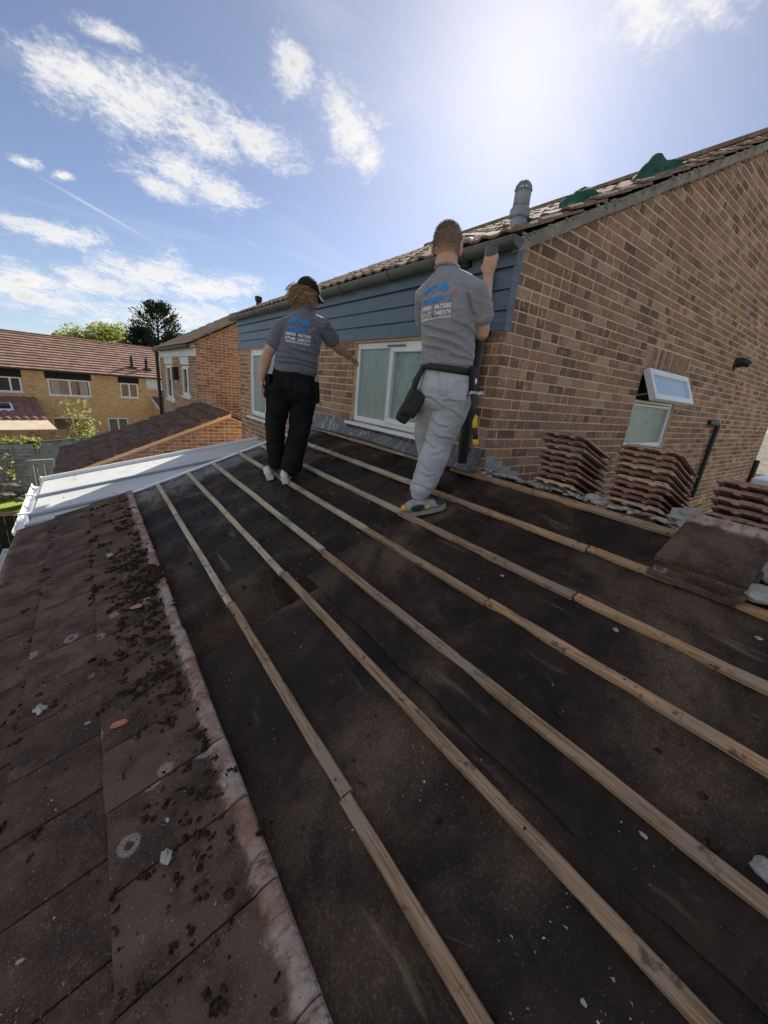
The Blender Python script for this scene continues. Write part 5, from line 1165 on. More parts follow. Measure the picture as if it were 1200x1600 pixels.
p = at_dist(196, 560, 58); broad_tree('lower pale green tree between the leafy tree and the conifer', (p.x, p.y, -6), 8.4, 3.6, 26, 7000, .28, 'leaf_light', 4)
p = at_dist(105, 560, 66); broad_tree('small pale tree top showing over the terrace ridge', (p.x, p.y, -6), 9.2, 2.6, 18, 4000, .28, 'leaf_light', 5)
# conifer
p = at_dist(250, 560, 50); base = Vector((p.x, p.y, -6)); t = thing('conifer', 'dark broad conifer rising behind the terrace roof', 'tree', tuple(base))
rnd = random.Random(12); m = MB(); m.tube([base, base + Vector((0, 0, 6)), base + Vector((0, 0, 11.2))], [.35, .2, .03], 8); cr = MB()
for tr_ in ((0, 0, 11.6, 3.9), (-1.5, 0.2, 9.0, 2.9), (1.6, -.3, 8.9, 2.6)):
    for i in range(150):
        f = rnd.random(); z = 2.2 + (tr_[2] - 2.2) * f; L = tr_[3] * (1 - f) ** .6 * rnd.uniform(.75, 1.1) + .3; a = rnd.uniform(0, 6.3)
        o_ = base + Vector((tr_[0], tr_[1], z)); d = Vector((math.cos(a), math.sin(a), .35 + .7 * f)); m.tube([o_, o_ + d * L], [.03, .008], 4)
        for k in range(52):
            s = .25 + .75 * rnd.random(); c = o_ + d * L * s + Vector((rnd.gauss(0, .16), rnd.gauss(0, .16), rnd.gauss(0, .13)))
            u = (d + Vector((rnd.gauss(0, .5), rnd.gauss(0, .5), rnd.gauss(0, .4)))).normalized(); w_ = u.orthogonal().normalized(); w_ = Matrix.Rotation(rnd.uniform(0, 6.3), 3, u) @ w_; q = rnd.uniform(.2, .42); v = rnd.random()
            cr.add([c, c + u * q * .5 + w_ * q * .16, c + u * q, c + u * q * .5 - w_ * q * .16], [(0, 1, 2, 3)], (v, v, v))
m.build('trunk', M['bark'], t); cr.build('crown', M['leaf_dark'], t)
# sapling and shrubs in the gardens
def sapling(label, base, H, spread, n, mt, seed, size=.07, cat='shrub', name='shrub'):
    rnd = random.Random(seed); base = Vector(base); t = thing(name, label, cat, tuple(base)); m = MB(); cr = MB(); pts = []
    for i in range(7):
        a = rnd.uniform(0, 6.3); tip = base + Vector((math.cos(a) * spread * rnd.uniform(.2, 1), math.sin(a) * spread * rnd.uniform(.2, 1), H * rnd.uniform(.6, 1))); limb(m, base, tip, .025, .006, rnd, .12, 5)
        for k in range(n // 7):
            f = rnd.uniform(.25, 1.03); pts.append(base + (tip - base) * f + Vector((rnd.gauss(0, 1), rnd.gauss(0, 1), rnd.gauss(0, 1))) * spread * .24)
    leaf_quads(cr, pts, size, rnd); m.build('stems', M['bark'], t); cr.build('foliage', M[mt], t); return t
p = fp(134, 690, 26.5); sapling('slender yellow green sapling in front of the golden brick wall', (p.x, p.y, -5.6), 3.6, .75, 900, 'leaf_yellow', 1, .11, 'tree', 'sapling')
p = fp(131, 700, 22.5); sapling('bright green bush above the grey fences', (p.x, p.y, -5.3), 2.15, .7, 700, 'leaf_bright', 2, .10)
p = fp(14, 730, 19.8); sapling('thin leafy shoot in front of the grey lap fence', (p.x, p.y, -5.0), 1.6, .45, 60, 'leaf_yellow', 3, .11)
t = thing('climber', 'pale green climber growing along the top of the grey fence', 'climber', tuple(fp(30, 690, 20.8) * 1.0)); rnd = random.Random(6); m = MB(); pts = []; st_ = MB()
A_, B_ = fp(-25, 690, 20.9), fp(60, 686, 20.9)
for i in range(1500):
    c = A_ + (B_ - A_) * rnd.random(); pts.append(Vector((c.x, c.y, -3.42 + rnd.gauss(.05, .10) + .15 * noise.noise(Vector((c.x * 2, 0, 0))))) + Vector((rnd.gauss(0, .08), rnd.gauss(0, .15), 0)))
leaf_quads(m, pts, .10, rnd); m.build('foliage', M['leaf_yellow'], t); st_.tube([Vector((A_.x, A_.y + .1, -3.5)), Vector(((A_.x + B_.x) / 2, A_.y + .1, -3.42)), Vector((B_.x, B_.y + .1, -3.5))], .015, 5); st_.build('stem', M['bark'], t)

# ------------------------------------------------------------------ beyond the right end of the gable
t = thing('far_shed', 'grey roofed building glimpsed past the far end of the gable wall', 'building', (18, 2.5, -5))
m = MB(); m.box((16.8, 0.2, -5.0), (20.5, 5.6, -1.5)); m.build('wall', M['row_brick'], t)
m = MB(); m.prism([(16.4, -.1, -1.55), (16.4, 5.9, -1.55), (19.2, 5.9, -.40), (19.2, -.1, -.40)], (0, 0, .06)); m.build('roof', M['verge'], t)
p = at_x(1187, 752, 6.6); t = thing('plastic_tank', 'pale blue box with a white rim beyond the tile stack at the right edge', 'box', (p.x, p.y, -4.85))
m = MB(); m.cbox((p.x, p.y - .8, -4.85), (p.x + .6, p.y + .05, p.z - .06), .02); m.build('body', mat('pale_blue', two((0.20, 0.30, 0.42), (0.26, 0.36, 0.48), 4), rough=.4), t)
m = MB(); m.cbox((p.x - .03, p.y - .83, p.z - .06), (p.x + .63, p.y + .08, p.z + .03), .012); m.build('rim', M['upvc'], t)
# ------------------------------------------------------------------ the two roofers
def ring_loft(m, st, seg=20, yaw=0.0):
    # st: (center, rx, ry[, yaw]) horizontal-ish ellipses following the axis; closed with rounded ends
    P = [Vector(s[0]) for s in st]; n = len(st); vs = []
    full = []
    d0 = (P[0] - P[1]).normalized(); d1 = (P[-1] - P[-2]).normalized()
    for i, s in enumerate(st): full.append((P[i], s[1], s[2], s[3] if len(s) > 3 else yaw))
    a = full[0]; b = full[-1]
    full = [(a[0] + d0 * min(a[1], a[2]) * .55, a[1] * .45, a[2] * .45, a[3]), (a[0] + d0 * min(a[1], a[2]) * .3, a[1] * .82, a[2] * .82, a[3])] + full + [(b[0] + d1 * min(b[1], b[2]) * .3, b[1] * .82, b[2] * .82, b[3]), (b[0] + d1 * min(b[1], b[2]) * .55, b[1] * .45, b[2] * .45, b[3])]
    N = len(full)
    for i, (c, rx, ry, yw) in enumerate(full):
        t = (full[min(i + 1, N - 1)][0] - full[max(i - 1, 0)][0]).normalized()
        rt = Vector((math.cos(yw), math.sin(yw), 0)); rt = (rt - t * rt.dot(t)).normalized(); fw = t.cross(rt)
        for k in range(seg):
            th = 2 * math.pi * k / seg; vs.append(c + rt * rx * math.cos(th) + fw * ry * math.sin(th))
    fs = [(i * seg + k, i * seg + (k + 1) % seg, (i + 1) * seg + (k + 1) % seg, (i + 1) * seg + k) for i in range(N - 1) for k in range(seg)] + [list(range(seg))[::-1], [(N - 1) * seg + k for k in range(seg)]]
    m.add(vs, fs)
def limb_tube(m, pts, rad, seg=14, asp=1.0):
    pts = [Vector(p) for p in pts]; d0 = (pts[0] - pts[1]).normalized(); d1 = (pts[-1] - pts[-2]).normalized()
    P = [pts[0] + d0 * rad[0] * .6, pts[0] + d0 * rad[0] * .3] + pts + [pts[-1] + d1 * rad[-1] * .3, pts[-1] + d1 * rad[-1] * .6]
    R = [rad[0] * .4, rad[0] * .8] + list(rad) + [rad[-1] * .8, rad[-1] * .4]
    m.tube(P, R, seg, True, asp=asp)
def ell(m, c, r, R=None, sub=3):
    bm = bmesh.new(); bmesh.ops.create_icosphere(bm, subdivisions=sub, radius=1.0)
    for v in bm.verts: v.co = Vector((v.co.x * r[0], v.co.y * r[1], v.co.z * r[2]))
    m.bm(bm, Matrix.Translation(Vector(c)) @ (R.to_4x4() if R is not None else Matrix.Identity(4)))
def fuse(m, voxel, smooth=4, name='tmp'):
    me = m.mesh(name, M['black']); bmm = bmesh.new(); bmm.from_mesh(me); bmesh.ops.recalc_face_normals(bmm, faces=bmm.faces[:]); bmm.to_mesh(me); bmm.free()
    o = bpy.data.objects.new(name, me); COL.objects.link(o)
    r = o.modifiers.new('r', 'REMESH'); r.mode = 'VOXEL'; r.voxel_size = voxel
    s = o.modifiers.new('s', 'SMOOTH'); s.factor = .5; s.iterations = smooth
    dg = bpy.context.evaluated_depsgraph_get(); dg.update(); res = bpy.data.meshes.new_from_object(o.evaluated_get(dg))
    bpy.data.objects.remove(o); return res
def finish(me, name, mt, parent, Wm, disp=None, hair=None, **tags):
    me.update()
    if hair:
        at = me.color_attributes.new('Hair', 'FLOAT_COLOR', 'POINT'); at.data.foreach_set('color', [x for v in me.vertices for x in ((hair(v.co),) * 3 + (1.0,))])
    if disp:
        no = [v.normal.copy() for v in me.vertices]
        for v, q in zip(me.vertices, no): v.co = v.co + q * disp(v.co, q)
    me.transform(Wm); me.name = name; me.materials.clear(); me.materials.append(mt)
    me.polygons.foreach_set('use_smooth', [True] * len(me.polygons)); me.update()
    return link(name, me, parent, **tags)
def sm(mb, name, mt, parent, Wm, smooth=True, **k):
    mb.v = [tuple(Wm @ Vector(v)) for v in mb.v]; return mb.build(name, mt, parent, smooth, **k)
def skin_fn(nt, c):
    n = nse(nt, c, 14, 4); f = nse(nt, c, 90, 3)
    col = mixc(nt, rng(nt, n, .35, .65), (0.50, 0.275, 0.185), (0.58, 0.34, 0.24))
    st_ = nd(nt, 'ShaderNodeSeparateColor', {0: nd(nt, 'ShaderNodeAttribute', None, attribute_name='Hair').outputs[0]}).outputs[0]
    col = mixc(nt, math_(nt, 'MULTIPLY', st_, rng(nt, nse(nt, c, 260, 2), .3, .6, .55, 1.0)), col, (0.15, 0.105, 0.075)); return {'col': col, 'h': f, 'bs': .08, 'bd': .003}
M['skin'] = mat('skin', skin_fn, rough=.5, spec=.35, Subsurface_Weight=.08, Subsurface_Scale=.01)
def fabric(c1, c2, scale=220, marl=0.0, fb=.5):
    def fn(nt, c):
        n = nse(nt, c, 6, 4); f = nse(nt, c, scale, 3, .7)
        col = mixc(nt, rng(nt, n, .3, .7), c1, c2)
        if marl: col = mixc(nt, rng(nt, f, .42, .6, 0, marl), col, tuple(x * .55 for x in c1))
        fold = nse(nt, nd(nt, 'ShaderNodeMapping', {'Vector': c, 'Scale': (4, 4, 9), 'Rotation': (0.4, 0.3, 0)}).outputs[0], 1.0, 3, .5, 1.2)
        rid = math_(nt, 'ABSOLUTE', math_(nt, 'SUBTRACT', fold, .5))
        return {'col': col, 'h': math_(nt, 'ADD', math_(nt, 'MULTIPLY', math_(nt, 'POWER', rid, .6), 1.0), math_(nt, 'MULTIPLY', f, .04)), 'bs': fb, 'bd': .045}
    return fn
M['shirt'] = mat('shirt', fabric((0.135, 0.135, 0.17), (0.165, 0.165, 0.20), 300), rough=.9, spec=.1, Sheen_Weight=.25)
M['shirt2'] = mat('shirt2', fabric((0.245, 0.24, 0.26), (0.285, 0.28, 0.30), 300), rough=.9, spec=.1, Sheen_Weight=.25)
M['trouser'] = mat('trouser', fabric((0.010, 0.010, 0.011), (0.018, 0.018, 0.019), 260), rough=.9, spec=.1)
M['jogger'] = mat('jogger', fabric((0.41, 0.42, 0.46), (0.50, 0.51, 0.55), 240, .35, .34), rough=.95, spec=.05, Sheen_Weight=.2)
M['hair_grey'] = mat('hair_grey', two((0.13, 0.10, 0.075), (0.22, 0.175, 0.13), 60, stretch=(1, 1, .3), fine=400), rough=.7)
M['hair_blond'] = mat('hair_blond', two((0.20, 0.12, 0.06), (0.40, 0.26, 0.135), 25, stretch=(.4, 2, 2), fine=300), rough=.55, spec=.4)
M['cap'] = mat('cap', fabric((0.012, 0.012, 0.014), (0.02, 0.02, 0.022), 200), rough=.85)
M['trainer'] = mat('trainer', two((0.62, 0.58, 0.55), (0.70, 0.67, 0.64), 20, fine=200), rough=.75)
M['trainer_grey'] = mat('trainer_grey', two((0.27, 0.27, 0.265), (0.34, 0.335, 0.325), 20, fine=200), rough=.75)
M['trainer_dark'] = mat('trainer_dark', two((0.03, 0.03, 0.04), (0.05, 0.05, 0.06), 20), rough=.8)
M['yellow'] = mat('yellow', col=(0.72, 0.42, 0.02), rough=.5)
M['leather'] = mat('leather', two((0.014, 0.013, 0.013), (0.028, 0.026, 0.025), 30, fine=250), rough=.6, spec=.4)
M['steel'] = mat('steel', two((0.40, 0.40, 0.42), (0.5, 0.5, 0.52), 20), rough=.35, metal=.8)
M['print_blue'] = mat('print_blue', col=(0.02, 0.27, 0.78), rough=.6)
M['print_white'] = mat('print_white', col=(0.78, 0.80, 0.86), rough=.6)
M['print_orange'] = mat('print_orange', col=(0.75, 0.14, 0.035), rough=.6)
M['badge'] = mat('badge', col=(0.55, 0.36, 0.36), rough=.6)
M['hammer_tan'] = mat('hammer_tan', two((0.28, 0.22, 0.15), (0.36, 0.29, 0.2), 20), rough=.7)
M['sock'] = mat('sock', col=(0.012, 0.012, 0.014), rough=.95)
M['eye'] = mat('eye', col=(0.7, 0.7, 0.7), rough=.2)
M['lip'] = mat('lip', col=(0.36, 0.13, 0.10), rough=.5)

def hand(m, wrist, dirn, palm_n, side, curl, L=.185, spread=.012, thumb_out=.5):
    # wrist -> finger direction dirn; palm normal palm_n (the way the palm faces); side = direction of the thumb
    w = Vector(wrist); d = Vector(dirn).normalized(); n = Vector(palm_n); n = (n - d * n.dot(d)).normalized(); s = Vector(side); s = (s - d * s.dot(d) - n * s.dot(n)).normalized()
    pl = L * .52
    for k in range(4):
        o_ = (1.5 - k) * .0205
        limb_tube(m, [w + d * .005 + s * o_ * .55, w + d * pl * .5 + s * o_ * .9, w + d * pl + s * o_], [.016, .0155, .0125], 8)
        fl = L * [.44, .48, .45, .36][k]; p = w + d * pl + s * o_; dd = d.copy(); pts = [p]
        for j, (fr, c) in enumerate(((.45, curl * .75), (.30, curl), (.25, curl * .8))):
            dd = (Matrix.Rotation(c, 3, d.cross(n).normalized()) @ dd) if True else dd
            p = p + dd * fl * fr; pts.append(p)
        limb_tube(m, pts, [.0105, .0098, .009, .0078], 8)
    p = w + d * pl * .22 + s * .030; dd = (d * (1 - thumb_out * .5) + s * thumb_out + n * .35 * (1 + curl)).normalized(); q = p + dd * .042; r = q + (dd * .5 + d * .5 + n * .25 * curl).normalized() * .034
    limb_tube(m, [w + d * pl * .15 + s * .018, p, q, r], [.016, .0135, .0115, .0088], 8)
def head(m, c, yaw, nod=0.0, ears=True):
    # skull, jaw, nose, brow, ears; faces +y turned by yaw
    R = (Matrix.Rotation(yaw, 3, 'Z') @ Matrix.Rotation(nod, 3, 'X')); c = Vector(c)
    ell(m, c + R @ Vector((0, -.012, .022)), (.081, .102, .098), R); ell(m, c + R @ Vector((0, .028, -.048)), (.061, .070, .070), R); ell(m, c + R @ Vector((0, .055, -.085)), (.028, .03, .022), R)
    limb_tube(m, [c + R @ Vector((0, .085, .01)), c + R @ Vector((0, .104, -.030))], [.009, .015], 8); ell(m, c + R @ Vector((0, .072, .022)), (.045, .02, .014), R)
    for s in (-1, 1):
        if ears: ell(m, c + R @ Vector((s * .085, -.004, -.014)), (.010, .021, .034), R @ Matrix.Rotation(s * .25, 3, 'Z'))
    return R
def face_bits(c, R, parent, Wm, body):
    c = Vector(c)
    for s in (-1, 1):
        e = MB(); ell(e, c + R @ Vector((s * .031, .078, .004)), (.011, .008, .007), R, 2); sm(e, 'eye', M['eye'], parent, Wm)
    e = MB(); ell(e, c + R @ Vector((0, .088, -.062)), (.022, .006, .006), R, 2); sm(e, 'mouth', M['lip'], parent, Wm)
def shoe(parent, Wm, heel, toe, up, mats, name='shoe', L=None):
    heel, toe = Vector(heel), Vector(toe); d = (toe - heel).normalized(); L = L or (toe - heel).length; u = Vector(up); u = (u - d * u.dot(d)).normalized(); r = d.cross(u)
    F = Matrix((( d.x, r.x, u.x, heel.x), (d.y, r.y, u.y, heel.y), (d.z, r.z, u.z, heel.z), (0, 0, 0, 1)))
    up_ = MB(); ring = []
    prof = [(.012, .030, .070), (.05, .038, .092), (.10, .041, .098), (.145, .043, .084), (.20, .048, .060), (.25, .046, .048), (.28, .032, .034)]
    k = L / .29
    for (x, w_, h) in prof:
        for q in range(12):
            th = math.pi * 2 * q / 12; y = w_ * math.cos(th); z = h * .5 + h * .5 * math.sin(th); z = max(z, .012); ring.append(F @ Vector((x * k, y, z + .018)))
    up_.add(ring, [(i * 12 + q, i * 12 + (q + 1) % 12, (i + 1) * 12 + (q + 1) % 12, (i + 1) * 12 + q) for i in range(len(prof) - 1) for q in range(12)] + [list(range(12))[::-1], [(len(prof) - 1) * 12 + q for q in range(12)]])
    so_ = sm(up_, name, mats[0], parent, Wm); smoothmod(so_, 1)
    s = MB(); out = [(0, -.028), (.03, -.036), (.10, -.037), (.20, -.048), (.26, -.042), (.292, -.016), (.292, .016), (.26, .042), (.20, .048), (.10, .037), (.03, .036), (0, .028)]
    b = [F @ Vector((x * k, y, 0)) for x, y in out]; t_ = [F @ Vector((x * k, y * 1.02, .030 + (.006 if x < .06 else 0))) for x, y in out]; n = len(out)
    s.add(b + t_, [list(range(n))[::-1], list(range(n, 2 * n))] + [(i, (i + 1) % n, n + (i + 1) % n, n + i) for i in range(n)]); sm(s, 'sole', mats[1], so_, Wm, False)
    if len(mats) > 2:
        a = MB(); ell(a, F @ Vector((.012 * k, 0, .062)), (.022, .026, .026), F.to_3x3(), 2); sm(a, 'heel_tab', mats[2], so_, Wm)
        a = MB(); ell(a, F @ Vector((.10 * k, .040, .062)), (.050, .008, .024), F.to_3x3(), 2); sm(a, 'side_panel', mats[3], so_, Wm)
        a = MB(); ell(a, F @ Vector((.165 * k, .043, .052)), (.020, .009, .014), F.to_3x3(), 2); sm(a, 'side_flash', mats[2], so_, Wm)
        a = MB(); ell(a, F @ Vector((.245 * k, 0, .050)), (.048, .045, .024), F.to_3x3(), 2); sm(a, 'toe_cap', mats[3], so_, Wm)
        a = MB(); limb_tube(a, [F @ Vector((.135 * k, 0, .085)), F @ Vector((.118 * k, 0, .125))], [.022, .020], 10); sm(a, 'tongue', mats[0], so_, Wm)
    return so_
def text_mesh(txt, size, name='print'):
    cu = bpy.data.curves.new(name, 'FONT'); cu.body = txt; cu.size = size; cu.align_x = 'CENTER'; cu.offset = .0005
    o = bpy.data.objects.new(name, cu); COL.objects.link(o); dg = bpy.context.evaluated_depsgraph_get(); dg.update(); me = bpy.data.meshes.new_from_object(o.evaluated_get(dg)); bpy.data.objects.remove(o); bpy.data.curves.remove(cu)
    bm = bmesh.new(); bm.from_mesh(me); bmesh.ops.triangulate(bm, faces=bm.faces[:])
    for _ in range(3):
        lg_ = [e for e in bm.edges if e.calc_length() > .007]
        if lg_: bmesh.ops.subdivide_edges(bm, edges=lg_, cuts=1); bmesh.ops.triangulate(bm, faces=bm.faces[:])
    bm.verts.index_update(); r_ = [v.co.copy() for v in bm.verts], [[v.index for v in f.verts] for f in bm.faces]; bm.free(); return r_
def back_print(shirt_local, parent, Wm, c, yaw, roll, sc):
    bvh = BVHTree.FromPolygons([v.co for v in shirt_local.vertices], [list(p.vertices) for p in shirt_local.polygons])
    rt = Vector((math.cos(yaw), math.sin(yaw), 0)); fw = Vector((-math.sin(yaw), math.cos(yaw), 0)); c = Vector(c); cr, sr = math.cos(roll), math.sin(roll)
    def wrap(verts):
        out = []
        for p in verts:
            x, y = p[0] * sc, p[1] * sc; x, y = x * cr - y * sr, x * sr + y * cr
            o_ = c + rt * x + Vector((0, 0, y)) - fw * .6; h = bvh.ray_cast(o_, fw)
            out.append((h[0] - fw * .0050) if h[0] is not None else o_ + fw * .6)
        return out
    def put(name, verts, faces, mt):
        m = MB(); m.add(wrap(verts), faces); return sm(m, name, M[mt], parent, Wm, False)
    def bars(segs, w_):
        vs, fs = [], []
        for (x0, y0, x1, y1) in segs:
            L = math.hypot(x1 - x0, y1 - y0); nx_, ny_ = -(y1 - y0) / L * w_ / 2, (x1 - x0) / L * w_ / 2; n = max(1, int(L / .012)); b = len(vs)
            for i in range(n + 1):
                t_ = i / n; X, Y = x0 + (x1 - x0) * t_, y0 + (y1 - y0) * t_; vs += [(X + nx_, Y + ny_), (X - nx_, Y - ny_)]
            fs += [(b + 2 * i, b + 2 * i + 1, b + 2 * i + 3, b + 2 * i + 2) for i in range(n)]
        return vs, fs
    v, f = text_mesh('PRIMEFI', .047); put('name_print', [(p.x - .016, p.y) for p in v], f, 'print_blue')
    v, f = bars([(.082, .034, .102, .002)], .010); put('letter_stroke', v, f, 'print_blue')
    v, f = bars([(.076, .000, .088, .016), (.088, .016, .104, .036), (.104, .036, .128, .058)], .0075); put('swoosh_print', v, f, 'print_orange')
    v, f = bars([(-.082, .056, -.012, .100), (-.012, .100, .056, .058), (-.100, .068, -.052, .102), (-.052, .102, -.036, .092), (.046, .072, .046, .108), (.064, .056, .064, .092), (.046, .108, .082, .066)], .011); put('roof_logo', v, f, 'print_blue')
    v, f = bars([(-.022, .058, -.002, .058), (-.022, .068, -.002, .068), (-.022, .058, -.022, .068), (-.002, .058, -.002, .068)], .003); put('window_logo', v, f, 'print_blue')
    v, f = text_mesh('08000  467580', .0345); put('phone_print', [(p.x, p.y - .036) for p in v], f, 'print_white')
    v, f = text_mesh('07348  248379', .0345); put('phone_print', [(p.x, p.y - .070) for p in v], f, 'print_white')
    v, f = text_mesh('PRIMEFIXSOLUTIONS.CO.UK', .0165); put('web_print', [(p.x, p.y - .089) for p in v], f, 'print_white')
def frame_of(base, fwd):
    f = Vector((fwd[0], fwd[1], 0)).normalized(); r = Vector((f.y, -f.x, 0)); b = Vector(base)
    return Matrix(((r.x, f.x, 0, b.x), (r.y, f.y, 0, b.y), (0, 0, 1, b.z), (0, 0, 0, 1)))
def wrinkle(a1, a2, sx, sz, seed, lo=None):
    def fn(p, n):
        k = 1.0 if lo is None else lo(p)
        w_ = noise.noise(Vector((p.x * sx + seed, p.y * sx, p.z * sz + .9 * p.x * sx)))
        return k * (a1 * (.75 - abs(w_) ** .6) * .8 + a2 * noise.noise(Vector((p.x * 26, p.y * 26, p.z * 34 + seed))))
    return fn

def creased(base, lines):
    # drag lines on the cloth: (x0, z0, x1, z1, depth, width) on the back of the figure
    def fn(p, n):
        d = base(p, n)
        if n.y > .35: return d
        k = min(1.0, (.35 - n.y) / .5)
        for (x0, z0, x1, z1, a, w) in lines:
            dx, dz = x1 - x0, z1 - z0; L2 = dx * dx + dz * dz; t = ((p.x - x0) * dx + (p.z - z0) * dz) / L2
            if t < -.1 or t > 1.1: continue
            L = math.sqrt(L2); s = ((p.x - x0) * -dz + (p.z - z0) * dx) / L + .010 * math.sin(t * 5 + x0 * 40); e = max(0.0, math.sin(math.pi * min(1, max(0, t)))) ** .5
            d += k * a * e * (.9 * math.exp(-((s - 1.3 * w) / w) ** 2) - 1.1 * math.exp(-(s / (.7 * w)) ** 2))
        return d
    return fn
# ---- man in grey joggers at the corner
B2 = (1.80, 1.90, -0.78); W2m = frame_of(B2, (.75, .66))
p2 = thing('person', 'man in grey T-shirt, grey joggers and tool belt gripping a pipe at the house corner', 'person', B2, 'roofers')
Y2 = -.30                                        # torso turned towards the wall
hc = (-.048, .05, 1.600)
m = MB(); R2 = head(m, hc, -.18)
limb_tube(m, [(-.02, .01, 1.40), (-.032, .015, 1.47), (-.044, .03, 1.53)], [.068, .064, .066], 14)
ring_loft(m, [((.04, 0, .80), .13, .09, Y2), ((.035, .01, 1.0), .125, .085, Y2), ((.01, .01, 1.22), .14, .095, Y2), ((.0, .0, 1.37), .12, .08, Y2)])
shR, elR, haR = Vector((.160, -.045, 1.348)), Vector((.222, .02, 1.135)), Vector((.208, .15, 1.495))
limb_tube(m, [shR, shR + (elR - shR) * .5, elR + Vector((0, -.005, .03)), elR], [.060, .053, .047, .043]); limb_tube(m, [elR, elR + (haR - elR) * .35, haR], [.044, .045, .029])
hand(m, haR, (.0, .16, 1), (0.25, 1, -.1), (-1, 0, 0), .95, .18)
shL, elL, haL = Vector((-.150, .06, 1.335)), Vector((-.15, .27, 1.20)), Vector((.02, .40, 1.28))
limb_tube(m, [shL, shL + (elL - shL) * .5, elL], [.060, .052, .044]); limb_tube(m, [elL, elL + (haL - elL) * .35, haL], [.044, .043, .029]); hand(m, haL, (1, .3, .2), (0, 1, 0), (0, .1, 1), .9, .18)
hipR, knR, anR = Vector((.105, 0, .80)), Vector((.050, .035, .46)), Vector((-.028, -.045, .085)); hipL, knL, anL = Vector((-.02, .04, .80)), Vector((-.05, .20, .50)), Vector((.03, .32, .19))
for a, b, c in ((hipR, knR, anR), (hipL, knL, anL)): limb_tube(m, [a, a + (b - a) * .5, b], [.08, .07, .052]); limb_tube(m, [b, b + (c - b) * .3, c], [.052, .055, .036])
def hair2(p):
    q = R2.inverted() @ (Vector(p) - Vector(hc))
    if q.z < -.2 or abs(q.x) > .13 or abs(q.y) > .16: return 0.0
    edge = -.052 + .55 * max(0, q.y + .035) + (.05 if abs(q.x) > .082 and q.y > -.03 else 0)
    return max(0.0, min(1.0, (q.z - edge) / .055))
finish(fuse(m, .0052, 3), 'body', M['skin'], p2, W2m, hair=hair2)
face_bits(hc, R2, p2, W2m, None)
# cropped hair
def hair_cap(c, R, grow, cut, name, mt, parent, Wm, rough=.003):
    bm = bmesh.new(); bmesh.ops.create_icosphere(bm, subdivisions=5, radius=1.0); rm = []
    for v in bm.verts:
        q = v.co.copy(); k = 1 + rough * 10 * (noise.noise(q * 22)) * .12
        v.co = Vector((q.x * (.081 + grow) * k, q.y * (.102 + grow) * k - .012, q.z * (.098 + grow) * k + .022))
        if not cut(v.co): rm.append(v)
    bmesh.ops.delete(bm, geom=rm, context='VERTS'); h = MB(); h.bm(bm, Matrix.Translation(Vector(c)) @ R.to_4x4()); return sm(h, name, mt, parent, Wm)
rnd = random.Random(3); hr2 = MB()
for i in range(5200):
    n_ = Vector((rnd.gauss(0, 1), rnd.gauss(0, 1), rnd.gauss(0, 1))).normalized(); q = Vector((n_.x * .081, n_.y * .102 - .012, n_.z * .098 + .022))
    if q.z < -.022 + .012 * rnd.gauss(0, 1) + .55 * max(0, q.y + .035) or (abs(q.x) > .076 and q.y > -.03 and q.z < .03): continue
    g_ = (n_ + Vector((rnd.gauss(0, .35), .25 + rnd.gauss(0, .35), -.25 + rnd.gauss(0, .35)))).normalized(); L = rnd.uniform(.007, .014) * (1.3 if q.z > .06 else .9)
    a_ = Vector(hc) + R2 @ (q - n_ * .003); w_ = R2 @ g_.orthogonal().normalized() * .0013; t_ = Vector(hc) + R2 @ (q + g_ * L); hr2.add([a_ - w_, a_ + w_, t_], [(0, 1, 2)])
sm(hr2, 'hair', M['hair_grey'], p2, W2m, False)
m = MB()
ring_loft(m, [((.036, .0, .955), .166, .125, Y2), ((.034, .0, 1.02), .162, .12, Y2), ((.024, .005, 1.13), .164, .118, Y2), ((.006, .005, 1.25), .174, .122, Y2), ((.0, .0, 1.33), .158, .110, Y2), ((-.010, .005, 1.405), .108, .086, Y2), ((-.024, .012, 1.45), .076, .072, Y2), ((-.030, .016, 1.470), .069, .068, Y2)], 28)
limb_tube(m, [Vector((.0, .0, 1.440)), Vector((.075, -.02, 1.402)), shR + Vector((-.004, 0, .004)), shR + (elR - shR) * .28 + Vector((.008, 0, 0)), shR + (elR - shR) * .60 + Vector((.012, 0, 0))], [.050, .056, .069, .072, .073], 16)
limb_tube(m, [Vector((-.05, .01, 1.440)), Vector((-.09, .03, 1.398)), shL, shL + (elL - shL) * .5, shL + (elL - shL) * .8], [.05, .054, .067, .07, .07], 16)
me = fuse(m, .006, 3)
def lo2(p): return .18 + .9 * max(0, min(1, (1.26 - p.z) / .2)) * (1 if abs(p.x) < .2 else .5)
wf = creased(wrinkle(.018, .0015, 2.2, 11, 3.0, lo2), [(-.13, 1.17, .16, 1.06, .013, .012), (-.12, 1.11, .18, 1.00, .014, .012), (-.13, 1.06, .10, .985, .012, .011), (.03, 1.20, .19, 1.11, .011, .011), (.10, 1.33, .18, 1.22, .010, .011), (-.14, 1.24, -.02, 1.17, .009, .010), (.0, 1.02, .19, .965, .011, .010)])
for v, q in [(v, v.normal.copy()) for v in me.vertices]: v.co = v.co + q * wf(v.co, q)
cr_ = MB(); cr_.tube([Vector((-.030, .016, 1.478)) + Vector((.071 * math.cos(t_), .070 * math.sin(t_), -.012 * math.sin(t_))) for t_ in [2 * math.pi * i / 24 for i in range(25)]], .008, 6, False)
loc = me.copy(); sh2 = finish(me, 'shirt', M['shirt2'], p2, W2m)
sm(cr_, 'collar', M['shirt2'], sh2, W2m); back_print(loc, sh2, W2m, (-.045, -.02, 1.275), Y2, math.radians(6), .98)
b = MB(); ell(b, shR + (elR - shR) * .33 + Vector((.078, .005, 0)), (.006, .028, .034), None, 2); sm(b, 'sleeve_badge', M['badge'], sh2, W2m)
